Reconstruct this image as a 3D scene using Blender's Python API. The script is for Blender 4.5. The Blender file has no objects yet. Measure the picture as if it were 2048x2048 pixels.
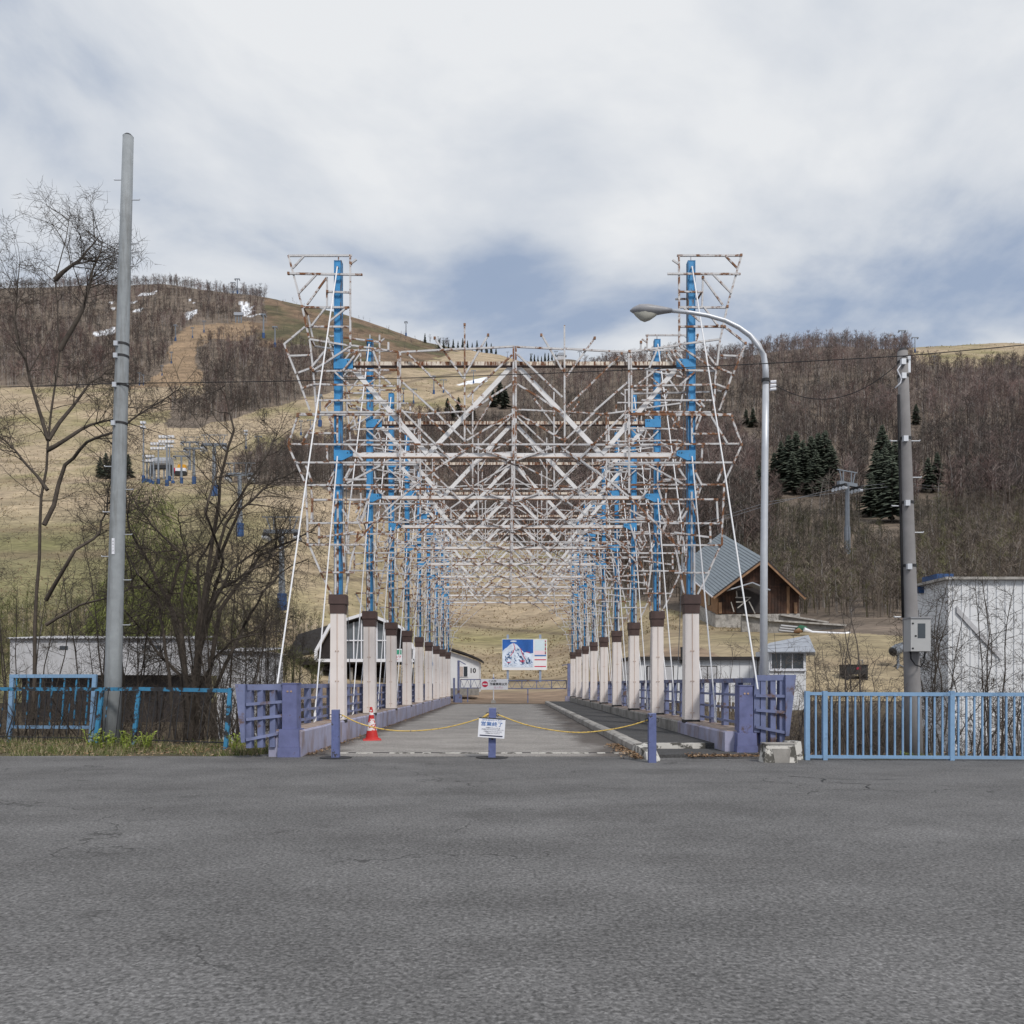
import bpy, math, random
import numpy as np
from mathutils import Vector, Matrix, Euler
random.seed(7)
rng = np.random.default_rng(11)
scn = bpy.context.scene
COL = scn.collection
R = math.radians

# ------------------------------------------------------------------ camera
F = 1657.0          # focal length in photograph pixels (2048 wide)
VX, VY = 1016.0, 1367.0   # vanishing point of the bridge axis / horizon
H = 1.25            # eye height, from the 1.1 m fences and the 0.8 m bollards
cam_d = bpy.data.cameras.new('camera')
cam = bpy.data.objects.new('camera', cam_d); COL.objects.link(cam)
cam.location = (0, 0, H); cam.rotation_euler = (R(90), 0, 0)
cam_d.sensor_width = 36; cam_d.lens = F / 2048 * 36
cam_d.shift_x = (1024 - VX) / 2048; cam_d.shift_y = (VY - 1024) / 2048
cam_d.clip_start = 0.1; cam_d.clip_end = 6000
scn.camera = cam

# ------------------------------------------------------------------ sky, sun, exposure
SUN_EL, SUN_AZ = R(44), R(152)      # azimuth clockwise from +Y: behind the camera, to the right
w = bpy.data.worlds.new('World'); scn.world = w; w.use_nodes = True
nt = w.node_tree; N = nt.nodes; L = nt.links; N.clear()
def wn(t, **k):
    n = N.new(t)
    for a, b in k.items(): setattr(n, a, b)
    return n
sky = wn('ShaderNodeTexSky', sky_type='NISHITA', sun_disc=False)
sky.sun_elevation = SUN_EL; sky.sun_rotation = SUN_AZ
sky.air_density = 1.0; sky.dust_density = 1.0; sky.ozone_density = 1.2
tc = wn('ShaderNodeTexCoord')
sep = wn('ShaderNodeSeparateXYZ'); L.new(tc.outputs['Generated'], sep.inputs[0])
mz = wn('ShaderNodeMath', operation='MAXIMUM'); L.new(sep.outputs[2], mz.inputs[0]); mz.inputs[1].default_value = 0.0
az = wn('ShaderNodeMath', operation='ADD'); L.new(mz.outputs[0], az.inputs[0]); az.inputs[1].default_value = 0.22
dx = wn('ShaderNodeMath', operation='DIVIDE'); L.new(sep.outputs[0], dx.inputs[0]); L.new(az.outputs[0], dx.inputs[1])
dy = wn('ShaderNodeMath', operation='DIVIDE'); L.new(sep.outputs[1], dy.inputs[0]); L.new(az.outputs[0], dy.inputs[1])
cmb = wn('ShaderNodeCombineXYZ'); L.new(dx.outputs[0], cmb.inputs[0]); L.new(dy.outputs[0], cmb.inputs[1])
n1 = wn('ShaderNodeTexNoise'); n1.inputs['Scale'].default_value = 1.7; n1.inputs['Detail'].default_value = 7; n1.inputs['Roughness'].default_value = .52
n1.inputs['Distortion'].default_value = .25
mp = wn('ShaderNodeMapping'); mp.inputs['Location'].default_value = (12.5, 2.2, 0); mp.inputs['Scale'].default_value = (1.0, 1.15, 1)
L.new(cmb.outputs[0], mp.inputs[0]); L.new(mp.outputs[0], n1.inputs['Vector'])
cov = wn('ShaderNodeValToRGB'); L.new(n1.outputs['Fac'], cov.inputs[0])
cov.color_ramp.elements[0].position = .28; cov.color_ramp.elements[0].color = (.72, .72, .72, 1)
cov.color_ramp.elements[1].position = .50; cov.color_ramp.elements[1].color = (1, 1, 1, 1)
cc = wn('ShaderNodeValToRGB'); L.new(n1.outputs['Fac'], cc.inputs[0])
e = cc.color_ramp.elements
e[0].position = .37; e[0].color = (2.9, 3.5, 4.6, 1)
e[1].position = .61; e[1].color = (6.4, 6.55, 6.75, 1)
e2 = e.new(.48); e2.color = (4.8, 5.15, 5.7, 1)
mix = wn('ShaderNodeMixRGB'); L.new(cov.outputs[0], mix.inputs[0]); L.new(sky.outputs[0], mix.inputs[1]); L.new(cc.outputs[0], mix.inputs[2])
bg = wn('ShaderNodeBackground'); bg.inputs['Strength'].default_value = .082
L.new(mix.outputs[0], bg.inputs['Color'])
wo = wn('ShaderNodeOutputWorld'); L.new(bg.outputs[0], wo.inputs['Surface'])

sd = bpy.data.lights.new('sun', 'SUN'); sd.energy = 1.5; sd.angle = R(10); sd.color = (1, .955, .89)
so = bpy.data.objects.new('sun', sd); COL.objects.link(so)
sdir = Vector((math.sin(SUN_AZ) * math.cos(SUN_EL), math.cos(SUN_AZ) * math.cos(SUN_EL), math.sin(SUN_EL)))
so.rotation_euler = sdir.to_track_quat('Z', 'Y').to_euler(); so.location = (30, -40, 60)
scn.view_settings.view_transform = 'Standard'; scn.view_settings.look = 'None'
scn.view_settings.gamma = 1; scn.view_settings.use_curve_mapping = False
scn.view_settings.exposure = 0.62
scn.render.engine = 'CYCLES'

# ------------------------------------------------------------------ helpers
def P(sx, sy, Z): return Vector(((sx - VX) * Z / F, Z, H + (VY - sy) * Z / F))
def X_(sx, Z): return (sx - VX) * Z / F
def Z_(sy, Z): return H + (VY - sy) * Z / F

MATS = {}
def mat(name, col, rough=.8, var=.25, scale=4.0, metal=0.0, second=None, thr=(.52, .62), s2=2.5, bump=0.0, stretch=(1, 1, 1), detail=6, spec=.3, rand=0.0, coord='pos', vcol=False, streak=None, ruf=None):
    """procedural material: base colour with noise variation, optional second colour in noise patches"""
    m = bpy.data.materials.new(name); m.use_nodes = True
    t = m.node_tree; n = t.nodes; l = t.links
    b = n['Principled BSDF']; b.inputs['Roughness'].default_value = rough; b.inputs['Metallic'].default_value = metal
    b.inputs['Specular IOR Level'].default_value = spec
    if coord == 'pos':
        g = n.new('ShaderNodeNewGeometry'); src = g.outputs['Position']
    else:
        g = n.new('ShaderNodeTexCoord'); src = g.outputs['Object']
    mpn = n.new('ShaderNodeMapping'); mpn.inputs['Scale'].default_value = stretch; l.new(src, mpn.inputs[0])
    oi = n.new('ShaderNodeObjectInfo')
    a = n.new('ShaderNodeTexNoise'); a.inputs['Scale'].default_value = scale; a.inputs['Detail'].default_value = detail; a.inputs['Roughness'].default_value = .6
    l.new(mpn.outputs[0], a.inputs['Vector'])
    mr = n.new('ShaderNodeMapRange'); mr.inputs['From Min'].default_value = .25; mr.inputs['From Max'].default_value = .75
    mr.inputs['To Min'].default_value = 1 - var; mr.inputs['To Max'].default_value = 1 + var
    l.new(a.outputs['Fac'], mr.inputs['Value'])
    if ruf: a.inputs['Roughness'].default_value = ruf
    mu = n.new('ShaderNodeVectorMath'); mu.operation = 'SCALE'
    if vcol:
        at = n.new('ShaderNodeAttribute'); at.attribute_name = 'Col'; l.new(at.outputs['Color'], mu.inputs[0])
    else:
        mu.inputs[0].default_value = col[:3]
    l.new(mr.outputs[0], mu.inputs['Scale'])
    out = mu.outputs[0]
    if second is not None:
        c = n.new('ShaderNodeTexNoise'); c.inputs['Scale'].default_value = s2; c.inputs['Detail'].default_value = 9; c.inputs['Roughness'].default_value = .68
        mp2 = n.new('ShaderNodeMapping'); mp2.inputs['Scale'].default_value = streak or (1, 1, 1); l.new(src, mp2.inputs[0]); l.new(mp2.outputs[0], c.inputs['Vector'])
        v = c.outputs['Fac']
        if rand:
            ra = n.new('ShaderNodeMath'); ra.operation = 'MULTIPLY_ADD'; l.new(oi.outputs['Random'], ra.inputs[0]); ra.inputs[1].default_value = rand; ra.inputs[2].default_value = -rand / 2
            ad = n.new('ShaderNodeMath'); ad.operation = 'ADD'; l.new(v, ad.inputs[0]); l.new(ra.outputs[0], ad.inputs[1]); v = ad.outputs[0]
        m2 = n.new('ShaderNodeMapRange'); m2.inputs['From Min'].default_value = thr[0]; m2.inputs['From Max'].default_value = thr[1]; l.new(v, m2.inputs['Value'])
        mx = n.new('ShaderNodeMixRGB'); l.new(m2.outputs[0], mx.inputs[0]); l.new(out, mx.inputs[1])
        sc = n.new('ShaderNodeVectorMath'); sc.operation = 'SCALE'; sc.inputs[0].default_value = second[:3]; l.new(mr.outputs[0], sc.inputs['Scale'])
        l.new(sc.outputs[0], mx.inputs[2]); out = mx.outputs[0]
    l.new(out, b.inputs['Base Color'])
    if bump:
        bp = n.new('ShaderNodeBump'); bp.inputs['Strength'].default_value = bump; bp.inputs['Distance'].default_value = .02
        l.new(a.outputs['Fac'], bp.inputs['Height']); l.new(bp.outputs[0], b.inputs['Normal'])
    MATS[name] = m
    return m

RUST = (.185, .080, .036)
M = {}
M['bar'] = mat('white_rusty_paint', (.56, .55, .555), .6, .18, 9, second=RUST, thr=(.505, .575), s2=6.0, rand=.10)
M['beam_rust'] = mat('streaked_rusty_beam_paint', (.74, .66, .56), .7, .12, 8, second=(.15, .055, .022), thr=(.46, .56), s2=6, streak=(3.2, 3, .4))
M['beam'] = mat('white_beam_paint', (.76, .75, .75), .55, .08, 6, second=RUST, thr=(.58, .66), s2=5)
M['mast'] = mat('sky_blue_mast_paint', (.060, .280, .56), .5, .18, 5, second=(.13, .075, .04), thr=(.61, .68), s2=2.2, streak=(3, 3, .8), rand=.10)
M['mast_edge'] = mat('rust_edged_blue_paint', (.055, .23, .46), .6, .25, 5, second=(.12, .075, .05), thr=(.51, .60), s2=2.6, streak=(3, 3, .7), rand=.08)
M['column'] = mat('cream_column_paint', (.76, .70, .67), .55, .05, 3, second=(.52, .36, .27), thr=(.66, .84), s2=3, streak=(4, 4, .35))
M['cap'] = mat('brown_cap_paint', (.085, .055, .05), .6, .2, 6)
M['coping'] = mat('rusty_coping', (.36, .29, .25), .8, .3, 4, second=(.24, .13, .08), thr=(.5, .7), s2=2.5)
M['seam'] = mat('rust_seam', (.46, .31, .22), .8, .35, 7, stretch=(1, 1, .5))
M['seam_rust'] = mat('rusty_clamp', (.24, .13, .08), .8, .4, 9)
M['lav'] = mat('lavender_paint', (.165, .190, .325), .6, .25, 3.5, second=(.14, .09, .075), thr=(.555, .66), s2=3.6, rand=.06)
M['lav_plinth'] = mat('weathered_lavender_wall_paint', (.35, .35, .47), .7, .2, 2.2, second=(.23, .17, .145), thr=(.47, .70), s2=2.0, streak=(1.3, 1.3, .5), bump=.1)
M['lav_dark'] = mat('lavender_pier_paint', (.140, .155, .30), .65, .28, 4, second=(.085, .06, .06), thr=(.58, .66), s2=4)
M['concrete'] = mat('weathered_concrete', (.30, .285, .265), .9, .3, 3.5, second=(.12, .11, .10), thr=(.50, .70), s2=1.6, streak=(1, 1, .5), bump=.3)
M['conc_light'] = mat('pale_concrete', (.40, .38, .355), .9, .25, 3, second=(.16, .145, .13), thr=(.48, .70), s2=1.4, bump=.3)
M['conc_pole'] = mat('grey_pole_concrete', (.285, .305, .32), .75, .14, 5, second=(.16, .16, .155), thr=(.50, .72), s2=1.5, streak=(3, 3, .25), bump=.1)
M['conc_pole2'] = mat('warm_grey_pole_concrete', (.235, .225, .225), .8, .12, 5, second=(.14, .13, .125), thr=(.55, .75), s2=1.5, streak=(3, 3, .25), bump=.1)
M['white_block'] = mat('flaking_white_paint', (.60, .58, .54), .85, .12, 6, second=(.10, .095, .085), thr=(.50, .56), s2=4.5, bump=.3)
M['galv'] = mat('galvanised_steel', (.56, .58, .62), .45, .08, 8, metal=.35, second=(.42, .43, .46), thr=(.55, .75), s2=2, streak=(2, 2, .3))
M['lamp'] = mat('grey_lamp_housing', (.30, .30, .315), .4, .1, 6)
M['lens'] = mat('milky_lamp_lens', (.42, .41, .36), .3, .08, 6)
M['dark'] = mat('dark_iron', (.03, .03, .032), .6, .2, 8)
M['black'] = mat('black_rubber', (.015, .015, .017), .6, .2, 8)
M['rope'] = mat('white_rope', (.80, .80, .82), .8, .06, 30)
M['cable'] = mat('grey_steel_cable', (.16, .165, .18), .5, .1, 20)
M['yrope'] = mat('yellow_black_rope', (.66, .46, .13), .8, .2, 14, second=(.16, .09, .05), thr=(.57, .62), s2=26)
M['wire'] = mat('black_wire', (.02, .02, .022), .6, .1, 5)
M['bol'] = mat('blue_bollard_paint', (.125, .15, .31), .6, .22, 7, second=(.05, .045, .045), thr=(.57, .62), s2=7)
M['fence_l'] = mat('peeling_blue_fence_paint', (.05, .22, .39), .6, .25, 5, second=(.035, .036, .04), thr=(.50, .54), s2=4.2, rand=.05)
M['fence_bal'] = mat('mostly_bare_fence_paint', (.02, .21, .44), .6, .15, 5, second=(.035, .036, .04), thr=(.33, .38), s2=3.2, rand=.10)
M['fence_r'] = mat('light_blue_fence_paint', (.215, .355, .54), .55, .12, 5, second=(.12, .20, .32), thr=(.58, .7), s2=4)
M['cone_red'] = mat('faded_red_plastic', (.50, .030, .028), .5, .12, 9)
M['cone_white'] = mat('torn_white_sleeve', (.74, .70, .70), .5, .08, 9, second=(.47, .035, .035), thr=(.50, .535), s2=9)
M['sign'] = mat('white_sign_sheet', (.76, .77, .82), .5, .04, 6)
M['ink_blue'] = mat('blue_ink', (.03, .14, .42), .6, .1, 9)
M['ink_navy'] = mat('navy_ink', (.02, .025, .07), .6, .1, 9)
M['ink_black'] = mat('black_ink', (.03, .03, .035), .6, .1, 9)
M['ink_red'] = mat('red_ink', (.55, .03, .08), .6, .1, 9)
M['ink_pink'] = mat('faded_pink_ink', (.62, .38, .46), .6, .1, 9)
M['map_sky'] = mat('map_blue', (.03, .12, .42), .4, .35, .9)
M['map_snow'] = mat('map_snow', (.62, .70, .84), .4, .3, 1.6)
M['map_tree'] = mat('map_forest_blue', (.12, .20, .38), .4, .4, 6)
M['map_pale'] = mat('map_legend_pale_blue', (.60, .72, .80), .4, .04, 3)
M['map_pink'] = mat('map_legend_pink', (.78, .62, .70), .4, .04, 3)
M['map_frame'] = mat('map_yellow_edge', (.70, .72, .50), .5, .05, 3)
M['steel_blue'] = mat('pale_blue_steel', (.26, .32, .44), .5, .1, 5)
M['tower'] = mat('grey_blue_lift_steel', (.21, .23, .26), .5, .14, 3, metal=.3)
M['tower_pad'] = mat('blue_safety_pad', (.03, .075, .19), .6, .3, 2)
M['wall_white'] = mat('white_siding', (.70, .71, .73), .7, .05, 2, second=(.56, .55, .54), thr=(.6, .9), s2=1.1, streak=(2, 2, .3))
M['wall_grey'] = mat('dirty_white_wall', (.50, .50, .52), .8, .1, 1.5, second=(.32, .31, .30), thr=(.5, .8), s2=.8, streak=(2, 2, .4))
M['roof_shade_dark'] = mat('dark_brown_roof_and_shade', (.035, .030, .030), .7, .3, 2)  # roof colour, also painted on for shade at porch, underside and building base
M['roof_teal'] = mat('grey_green_metal_roof', (.185, .215, .24), .5, .14, 1.2)
M['roof_grey'] = mat('grey_corrugated_roof', (.33, .35, .39), .5, .15, 4)
M['wood'] = mat('brown_timber', (.085, .043, .028), .8, .4, 1.6, stretch=(3, 3, .3), second=(.03, .02, .017), thr=(.42, .66), s2=.9)
M['wood_tan'] = mat('tan_timber', (.28, .165, .095), .8, .3, 3, stretch=(1, 1, .4))
M['glass'] = mat('dark_window_glass', (.045, .055, .065), .12, .2, .6, spec=.6)
M['glass_grey'] = mat('grey_window_glass', (.13, .145, .16), .15, .25, .5, spec=.6)
M['blind'] = mat('pale_blind', (.52, .44, .40), .7, .08, 4)
M['yellow'] = mat('orange_machine_paint', (.62, .30, .02), .5, .1, 3)
M['bark'] = mat('dark_bark', (.078, .064, .053), .9, .35, 8, bump=.2)
M['bark_grey'] = mat('grey_brown_bark', (.125, .105, .092), .9, .3, 8)
M['twig'] = mat('brown_twigs', (.105, .078, .062), .9, .35, 1.3)
M['conifer'] = mat('dark_needles', (.072, .086, .062), .9, .6, .8)
M['willow'] = mat('spring_green_leaves', (.165, .185, .055), .8, .35, 1.2)
M['weed'] = mat('yellow_green_leaves', (.26, .32, .055), .7, .3, 9)
M['forest'] = mat('bare_forest', (.1, .1, .1), .95, .22, .15, vcol=True)
M['grass_blade'] = mat('grass_blades', (.1, .1, .1), .9, .25, 3, vcol=True)
M['litter'] = mat('dry_leaves', (.1, .1, .1), .9, .3, 5, vcol=True)

class MB:
    """collects boxes, bars, tubes and polygons into one mesh"""
    def __init__(s): s.v = []; s.f = []
    def add(s, vs, fs):
        o = len(s.v); s.v += [tuple(q) for q in vs]; s.f += [tuple(o + i for i in q) for q in fs]; return s
    def box(s, x0, x1, y0, y1, z0, z1):
        return s.add([(x0, y0, z0), (x1, y0, z0), (x1, y1, z0), (x0, y1, z0), (x0, y0, z1), (x1, y0, z1), (x1, y1, z1), (x0, y1, z1)],
                     [(0, 3, 2, 1), (4, 5, 6, 7), (0, 1, 5, 4), (1, 2, 6, 5), (2, 3, 7, 6), (3, 0, 4, 7)])
    def frus(s, cx, cy, z0, z1, w0, d0, w1, d1):
        return s.add([(cx - w0, cy - d0, z0), (cx + w0, cy - d0, z0), (cx + w0, cy + d0, z0), (cx - w0, cy + d0, z0),
                      (cx - w1, cy - d1, z1), (cx + w1, cy - d1, z1), (cx + w1, cy + d1, z1), (cx - w1, cy + d1, z1)],
                     [(0, 3, 2, 1), (4, 5, 6, 7), (0, 1, 5, 4), (1, 2, 6, 5), (2, 3, 7, 6), (3, 0, 4, 7)])
    def bar(s, p, q, w, d=None):
        m = bar_matrix(p, q, w, d or w)
        return s.add([m @ Vector(c) for c in UC_V], UC_F)
    def tube(s, pts, r, n=8, caps=True):
        pts = [Vector(p) for p in pts]
        if not hasattr(r, '__len__'): r = [r] * len(pts)
        rings = []
        for i, p in enumerate(pts):
            a = pts[max(i - 1, 0)]; b = pts[min(i + 1, len(pts) - 1)]
            t = (b - a).normalized() if (b - a).length > 1e-9 else Vector((0, 0, 1))
            u = t.cross(Vector((0, 0, 1)) if abs(t.z) < .9 else Vector((0, 1, 0))).normalized(); v = t.cross(u)
            rings.append([p + (u * math.cos(k * 2 * math.pi / n) + v * math.sin(k * 2 * math.pi / n)) * r[i] for k in range(n)])
        vs = [q for g in rings for q in g]; fs = []
        for i in range(len(pts) - 1):
            for k in range(n):
                a = i * n + k; b = i * n + (k + 1) % n
                fs.append((a, a + n, b + n, b))
        if caps: fs.append(tuple(range(n))); fs.append(tuple(reversed(range((len(pts) - 1) * n, len(pts) * n))))
        return s.add(vs, fs)
    def prism(s, poly, axis_vec):
        """closed polygon (3D points) extruded along axis_vec"""
        a = [Vector(p) for p in poly]; e_ = Vector(axis_vec); n = len(a)
        return s.add(a + [p + e_ for p in a], [tuple(reversed(range(n))), tuple(range(n, 2 * n))] + [(i, (i + 1) % n, n + (i + 1) % n, n + i) for i in range(n)])
    def build(s, name, material, parent=None, smooth=False, loc=None):
        me = bpy.data.meshes.new(name); me.from_pydata(s.v, [], s.f); me.materials.append(material); me.update()
        if smooth: me.shade_smooth()
        o = bpy.data.objects.new(name, me); COL.objects.link(o)
        if parent: o.parent = parent
        if loc is not None: o.location = loc
        return o
UC_V = [(-.5, -.5, 0), (.5, -.5, 0), (.5, .5, 0), (-.5, .5, 0), (-.5, -.5, 1), (.5, -.5, 1), (.5, .5, 1), (-.5, .5, 1)]
UC_F = [(0, 3, 2, 1), (4, 5, 6, 7), (0, 1, 5, 4), (1, 2, 6, 5), (2, 3, 7, 6), (3, 0, 4, 7)]
def bar_matrix(p, q, w, d):
    p = Vector(p); q = Vector(q); t = q - p; l = t.length; t = t / l
    u = Vector((0, 1, 0)).cross(t)
    u = u.normalized() if u.length > 1e-4 else Vector((1, 0, 0))
    v = t.cross(u)
    return Matrix(((u.x * w, v.x * d, t.x * l, p.x), (u.y * w, v.y * d, t.y * l, p.y), (u.z * w, v.z * d, t.z * l, p.z), (0, 0, 0, 1)))
_unit = {}
def unit_bar(material):
    if material.name not in _unit:
        me = bpy.data.meshes.new('bar'); me.from_pydata(UC_V, [], UC_F); me.materials.append(material); me.update(); _unit[material.name] = me
    return _unit[material.name]
def bar_obj(name, p, q, w, d, material, parent):
    o = bpy.data.objects.new(name, unit_bar(material)); COL.objects.link(o); o.parent = parent
    o.matrix_local = bar_matrix(p, q, w, d); return o
def thing(name, label, cat, loc=(0, 0, 0), group=None, rz=0):
    o = bpy.data.objects.new(name, None); COL.objects.link(o); o.location = loc; o.rotation_euler = (0, 0, rz)
    o.empty_display_size = .2; return tag(o, label, cat, group)
def tag(o, label, cat, group=None, kind=None):
    if label: o['label'] = label
    if cat: o['category'] = cat
    if group: o['group'] = group
    if kind: o['kind'] = kind
    return o
def struct(o): o['kind'] = 'structure'; return o
def copy_tree(o, parent=None, keep=None):
    c = o.copy(); COL.objects.link(c); c.parent = parent
    for ch in o.children:
        if keep is None or keep(ch): copy_tree(ch, c, keep)
    return c
def text_obj(name, s, size, material, parent, loc, rot=(R(90), 0, 0), align='CENTER', bold=0.0, sx=1.0):
    cu = bpy.data.curves.new(name, 'FONT'); cu.body = s; cu.size = size; cu.extrude = .0015; cu.align_x = align; cu.align_y = 'CENTER'; cu.offset = bold; cu.resolution_u = 2
    t = bpy.data.objects.new(name + '_src', cu); COL.objects.link(t)
    dg = bpy.context.evaluated_depsgraph_get(); me = bpy.data.meshes.new_from_object(t.evaluated_get(dg))
    bpy.data.objects.remove(t); bpy.data.curves.remove(cu)
    me.materials.clear(); me.materials.append(material)
    o = bpy.data.objects.new(name, me); COL.objects.link(o); o.parent = parent; o.location = loc; o.rotation_euler = rot; o.scale = (sx, 1, 1)
    return o
def mesh_np(name, v, f, material, col=None, parent=None):
    """mesh from numpy arrays; f is (n,3) or (n,4)"""
    me = bpy.data.meshes.new(name); v = np.asarray(v, np.float32); f = np.asarray(f, np.int32); k = f.shape[1]
    me.vertices.add(len(v)); me.vertices.foreach_set('co', v.ravel())
    me.loops.add(f.size); me.loops.foreach_set('vertex_index', f.ravel())
    me.polygons.add(len(f)); me.polygons.foreach_set('loop_start', np.arange(0, f.size, k, dtype=np.int32))
    me.update(calc_edges=True); me.materials.append(material)
    if col is not None:
        a = me.color_attributes.new('Col', 'FLOAT_COLOR', 'POINT'); c = np.ones((len(v), 4), np.float32); c[:, :3] = col; a.data.foreach_set('color', c.ravel())
    o = bpy.data.objects.new(name, me); COL.objects.link(o)
    if parent: o.parent = parent
    return o

# value noise for terrain
_T = rng.random((256, 256))
def vnoise(x, y):
    xi = np.floor(x).astype(int); yi = np.floor(y).astype(int); fx = x - xi; fy = y - yi
    fx = fx * fx * (3 - 2 * fx); fy = fy * fy * (3 - 2 * fy)
    g = lambda a, b: _T[a % 256, b % 256]
    return (g(xi, yi) * (1 - fx) + g(xi + 1, yi) * fx) * (1 - fy) + (g(xi, yi + 1) * (1 - fx) + g(xi + 1, yi + 1) * fx) * fy
def fbm(x, y, o=4):
    s = 0; a = .5
    for i in range(o): s = s + a * (vnoise(x * 2 ** i + 17.3 * i, y * 2 ** i + 9.1 * i) - .5); a *= .5
    return s

# ------------------------------------------------------------------ terrain
# per photograph column: (distance, image row) of the ground, read off the slopes; linear in log distance
TC = {
 -900: [(48, 1408), (70, 1360), (110, 1260), (160, 1120), (230, 1000), (330, 900), (450, 830), (650, 720), (950, 600)],
 174: [(48, 1408), (70, 1350), (100, 1260), (140, 1150), (190, 1040), (235, 968), (262, 955), (340, 890), (430, 820), (520, 770), (700, 660), (950, 566)],
 330: [(48, 1408), (66, 1360), (100, 1270), (135, 1180), (175, 1040), (215, 972), (250, 962), (340, 888), (425, 826), (520, 770), (680, 668), (940, 560)],
 450: [(48, 1408), (62, 1375), (100, 1275), (129, 1218), (160, 1072), (190, 992), (235, 967), (262, 957), (340, 885), (420, 832), (520, 770), (640, 690), (750, 645), (920, 580)],
 570: [(48, 1408), (62, 1375), (100, 1290), (129, 1219), (160, 1085), (200, 995), (240, 972), (275, 958), (340, 895), (440, 820), (540, 765), (680, 690), (780, 645), (910, 594)],
 720: [(48, 1408), (70, 1372), (100, 1330), (130, 1230), (170, 1100), (220, 1010), (260, 972), (340, 900), (480, 810), (600, 750), (750, 690), (900, 632)],
 870: [(48, 1408), (62, 1392), (80, 1370), (110, 1310), (150, 1225), (210, 1110), (270, 1030), (350, 930), (470, 850), (600, 770), (750, 720), (880, 688)],
 1016: [(48, 1409), (62, 1399), (75, 1377), (95, 1340), (150, 1240), (210, 1130), (265, 1040), (350, 950), (450, 860), (650, 760), (900, 705)],
 1150: [(48, 1409), (62, 1397), (75, 1372), (95, 1330), (140, 1230), (190, 1130), (230, 1060), (300, 960), (420, 850), (560, 760), (720, 705)],
 1300: [(48, 1408), (58, 1350), (66, 1310), (85, 1255), (110, 1195), (150, 1110), (210, 1010), (300, 900), (420, 800), (560, 710)],
 1450: [(48, 1408), (57, 1345), (65, 1300), (80, 1268), (87, 1259), (95, 1240), (106, 1222), (130, 1140), (190, 1010), (290, 890), (400, 790), (560, 714)],
 1600: [(48, 1408), (57, 1347), (65, 1300), (80, 1264), (87, 1256), (95, 1236), (106, 1212), (128, 1140), (190, 1005), (285, 890), (400, 780), (560, 690)],
 1700: [(48, 1408), (56, 1350), (64, 1300), (75, 1268), (90, 1230), (120, 1145), (141, 1106), (190, 1000), (280, 890), (400, 770), (540, 684)],
 1850: [(48, 1408), (56, 1350), (64, 1300), (78, 1260), (100, 1200), (141, 1090), (190, 990), (280, 880), (420, 760), (600, 688)],
 2950: [(48, 1408), (56, 1350), (64, 1300), (78, 1260), (100, 1190), (141, 1080), (190, 980), (280, 870), (420, 750), (620, 660)],
}
GX = np.arange(-900, 2951, 25.0); GL = np.linspace(math.log(48), math.log(2600), 300)
_keys = sorted(TC); _rows = []
for k in _keys:
    z = np.array([a for a, b in TC[k]], float); e_ = np.array([VY - b for a, b in TC[k]], float)
    z = np.append(z, [z[-1] * 1.12, z[-1] * 1.5, 2600]); e_ = np.append(e_, [e_[-1] - 25, e_[-1] - 180, e_[-1] - 330])
    _rows.append(np.interp(GL, np.log(z), e_))
_rows = np.array(_rows)
EG = np.array([[np.interp(x, _keys, _rows[:, j]) for j in range(len(GL))] for x in GX])
def _sm(a, ax, n):
    kk = np.hanning(2 * n + 3)[1:-1]; kk /= kk.sum()
    pad = [(0, 0), (0, 0)]; pad[ax] = (n, n); b = np.pad(a, pad, 'edge')
    return sum(kk[i] * (b[i:i + a.shape[0], :] if ax == 0 else b[:, i:i + a.shape[1]]) for i in range(2 * n + 1))
EG = _sm(_sm(EG, 0, 3), 1, 4)
def gully(x, y):
    """near ground: verge, then the stream bed under the bridge, then the far bank"""
    x = np.asarray(x, float); y = np.asarray(y, float)
    y0 = np.where(x < -2, 17.6, 14.6) + fbm(x * .3, y * .3) * 1.2
    a = np.clip((y - y0) / 7.0, 0, 1); b = np.clip((49.5 - y) / 9.0, 0, 1)
    a = a * a * (3 - 2 * a); b = b * b * (3 - 2 * b)
    return -3.6 * a * b + np.where((y > 14.0), .10 * fbm(x * .9, y * .9) + .0, 0)
def zt(x, y):
    x = np.asarray(x, float); y = np.asarray(y, float)
    yy = np.maximum(y, 48.0); sx = np.clip(VX + x / yy * F, -899, 2949); lz = np.clip(np.log(yy), GL[0], GL[-1] - 1e-6)
    i = np.clip(((sx + 900) / 25).astype(int), 0, len(GX) - 2); fx = (sx - GX[i]) / 25
    d = GL[1] - GL[0]; j = np.clip(((lz - GL[0]) / d).astype(int), 0, len(GL) - 2); fy = (lz - GL[j]) / d
    e_ = (EG[i, j] * (1 - fx) + EG[i + 1, j] * fx) * (1 - fy) + (EG[i, j + 1] * (1 - fx) + EG[i + 1, j + 1] * fx) * fy
    far = H + e_ * yy / F + fbm(x / 40, y / 40, 4) * np.clip((yy - 90) / 150, 0, 1) * 5.0
    t = np.clip((y - 48) / 6.0, 0, 1)
    near = gully(x, np.minimum(y, 54))
    return np.where(y < 48, near, near * (1 - t) + far * t)
def ground_hit(sx, sy, zmin=49.0):
    zs = np.exp(np.linspace(math.log(zmin), math.log(1500), 1400)); g = zt((sx - VX) * zs / F, zs); r = H + (VY - sy) * zs / F
    k = np.nonzero(g >= r)[0]; Z = zs[k[0]] if len(k) else zs[np.argmin(r - g)]
    return Vector(((sx - VX) * Z / F, Z, float(zt((sx - VX) * Z / F, Z))))
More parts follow.
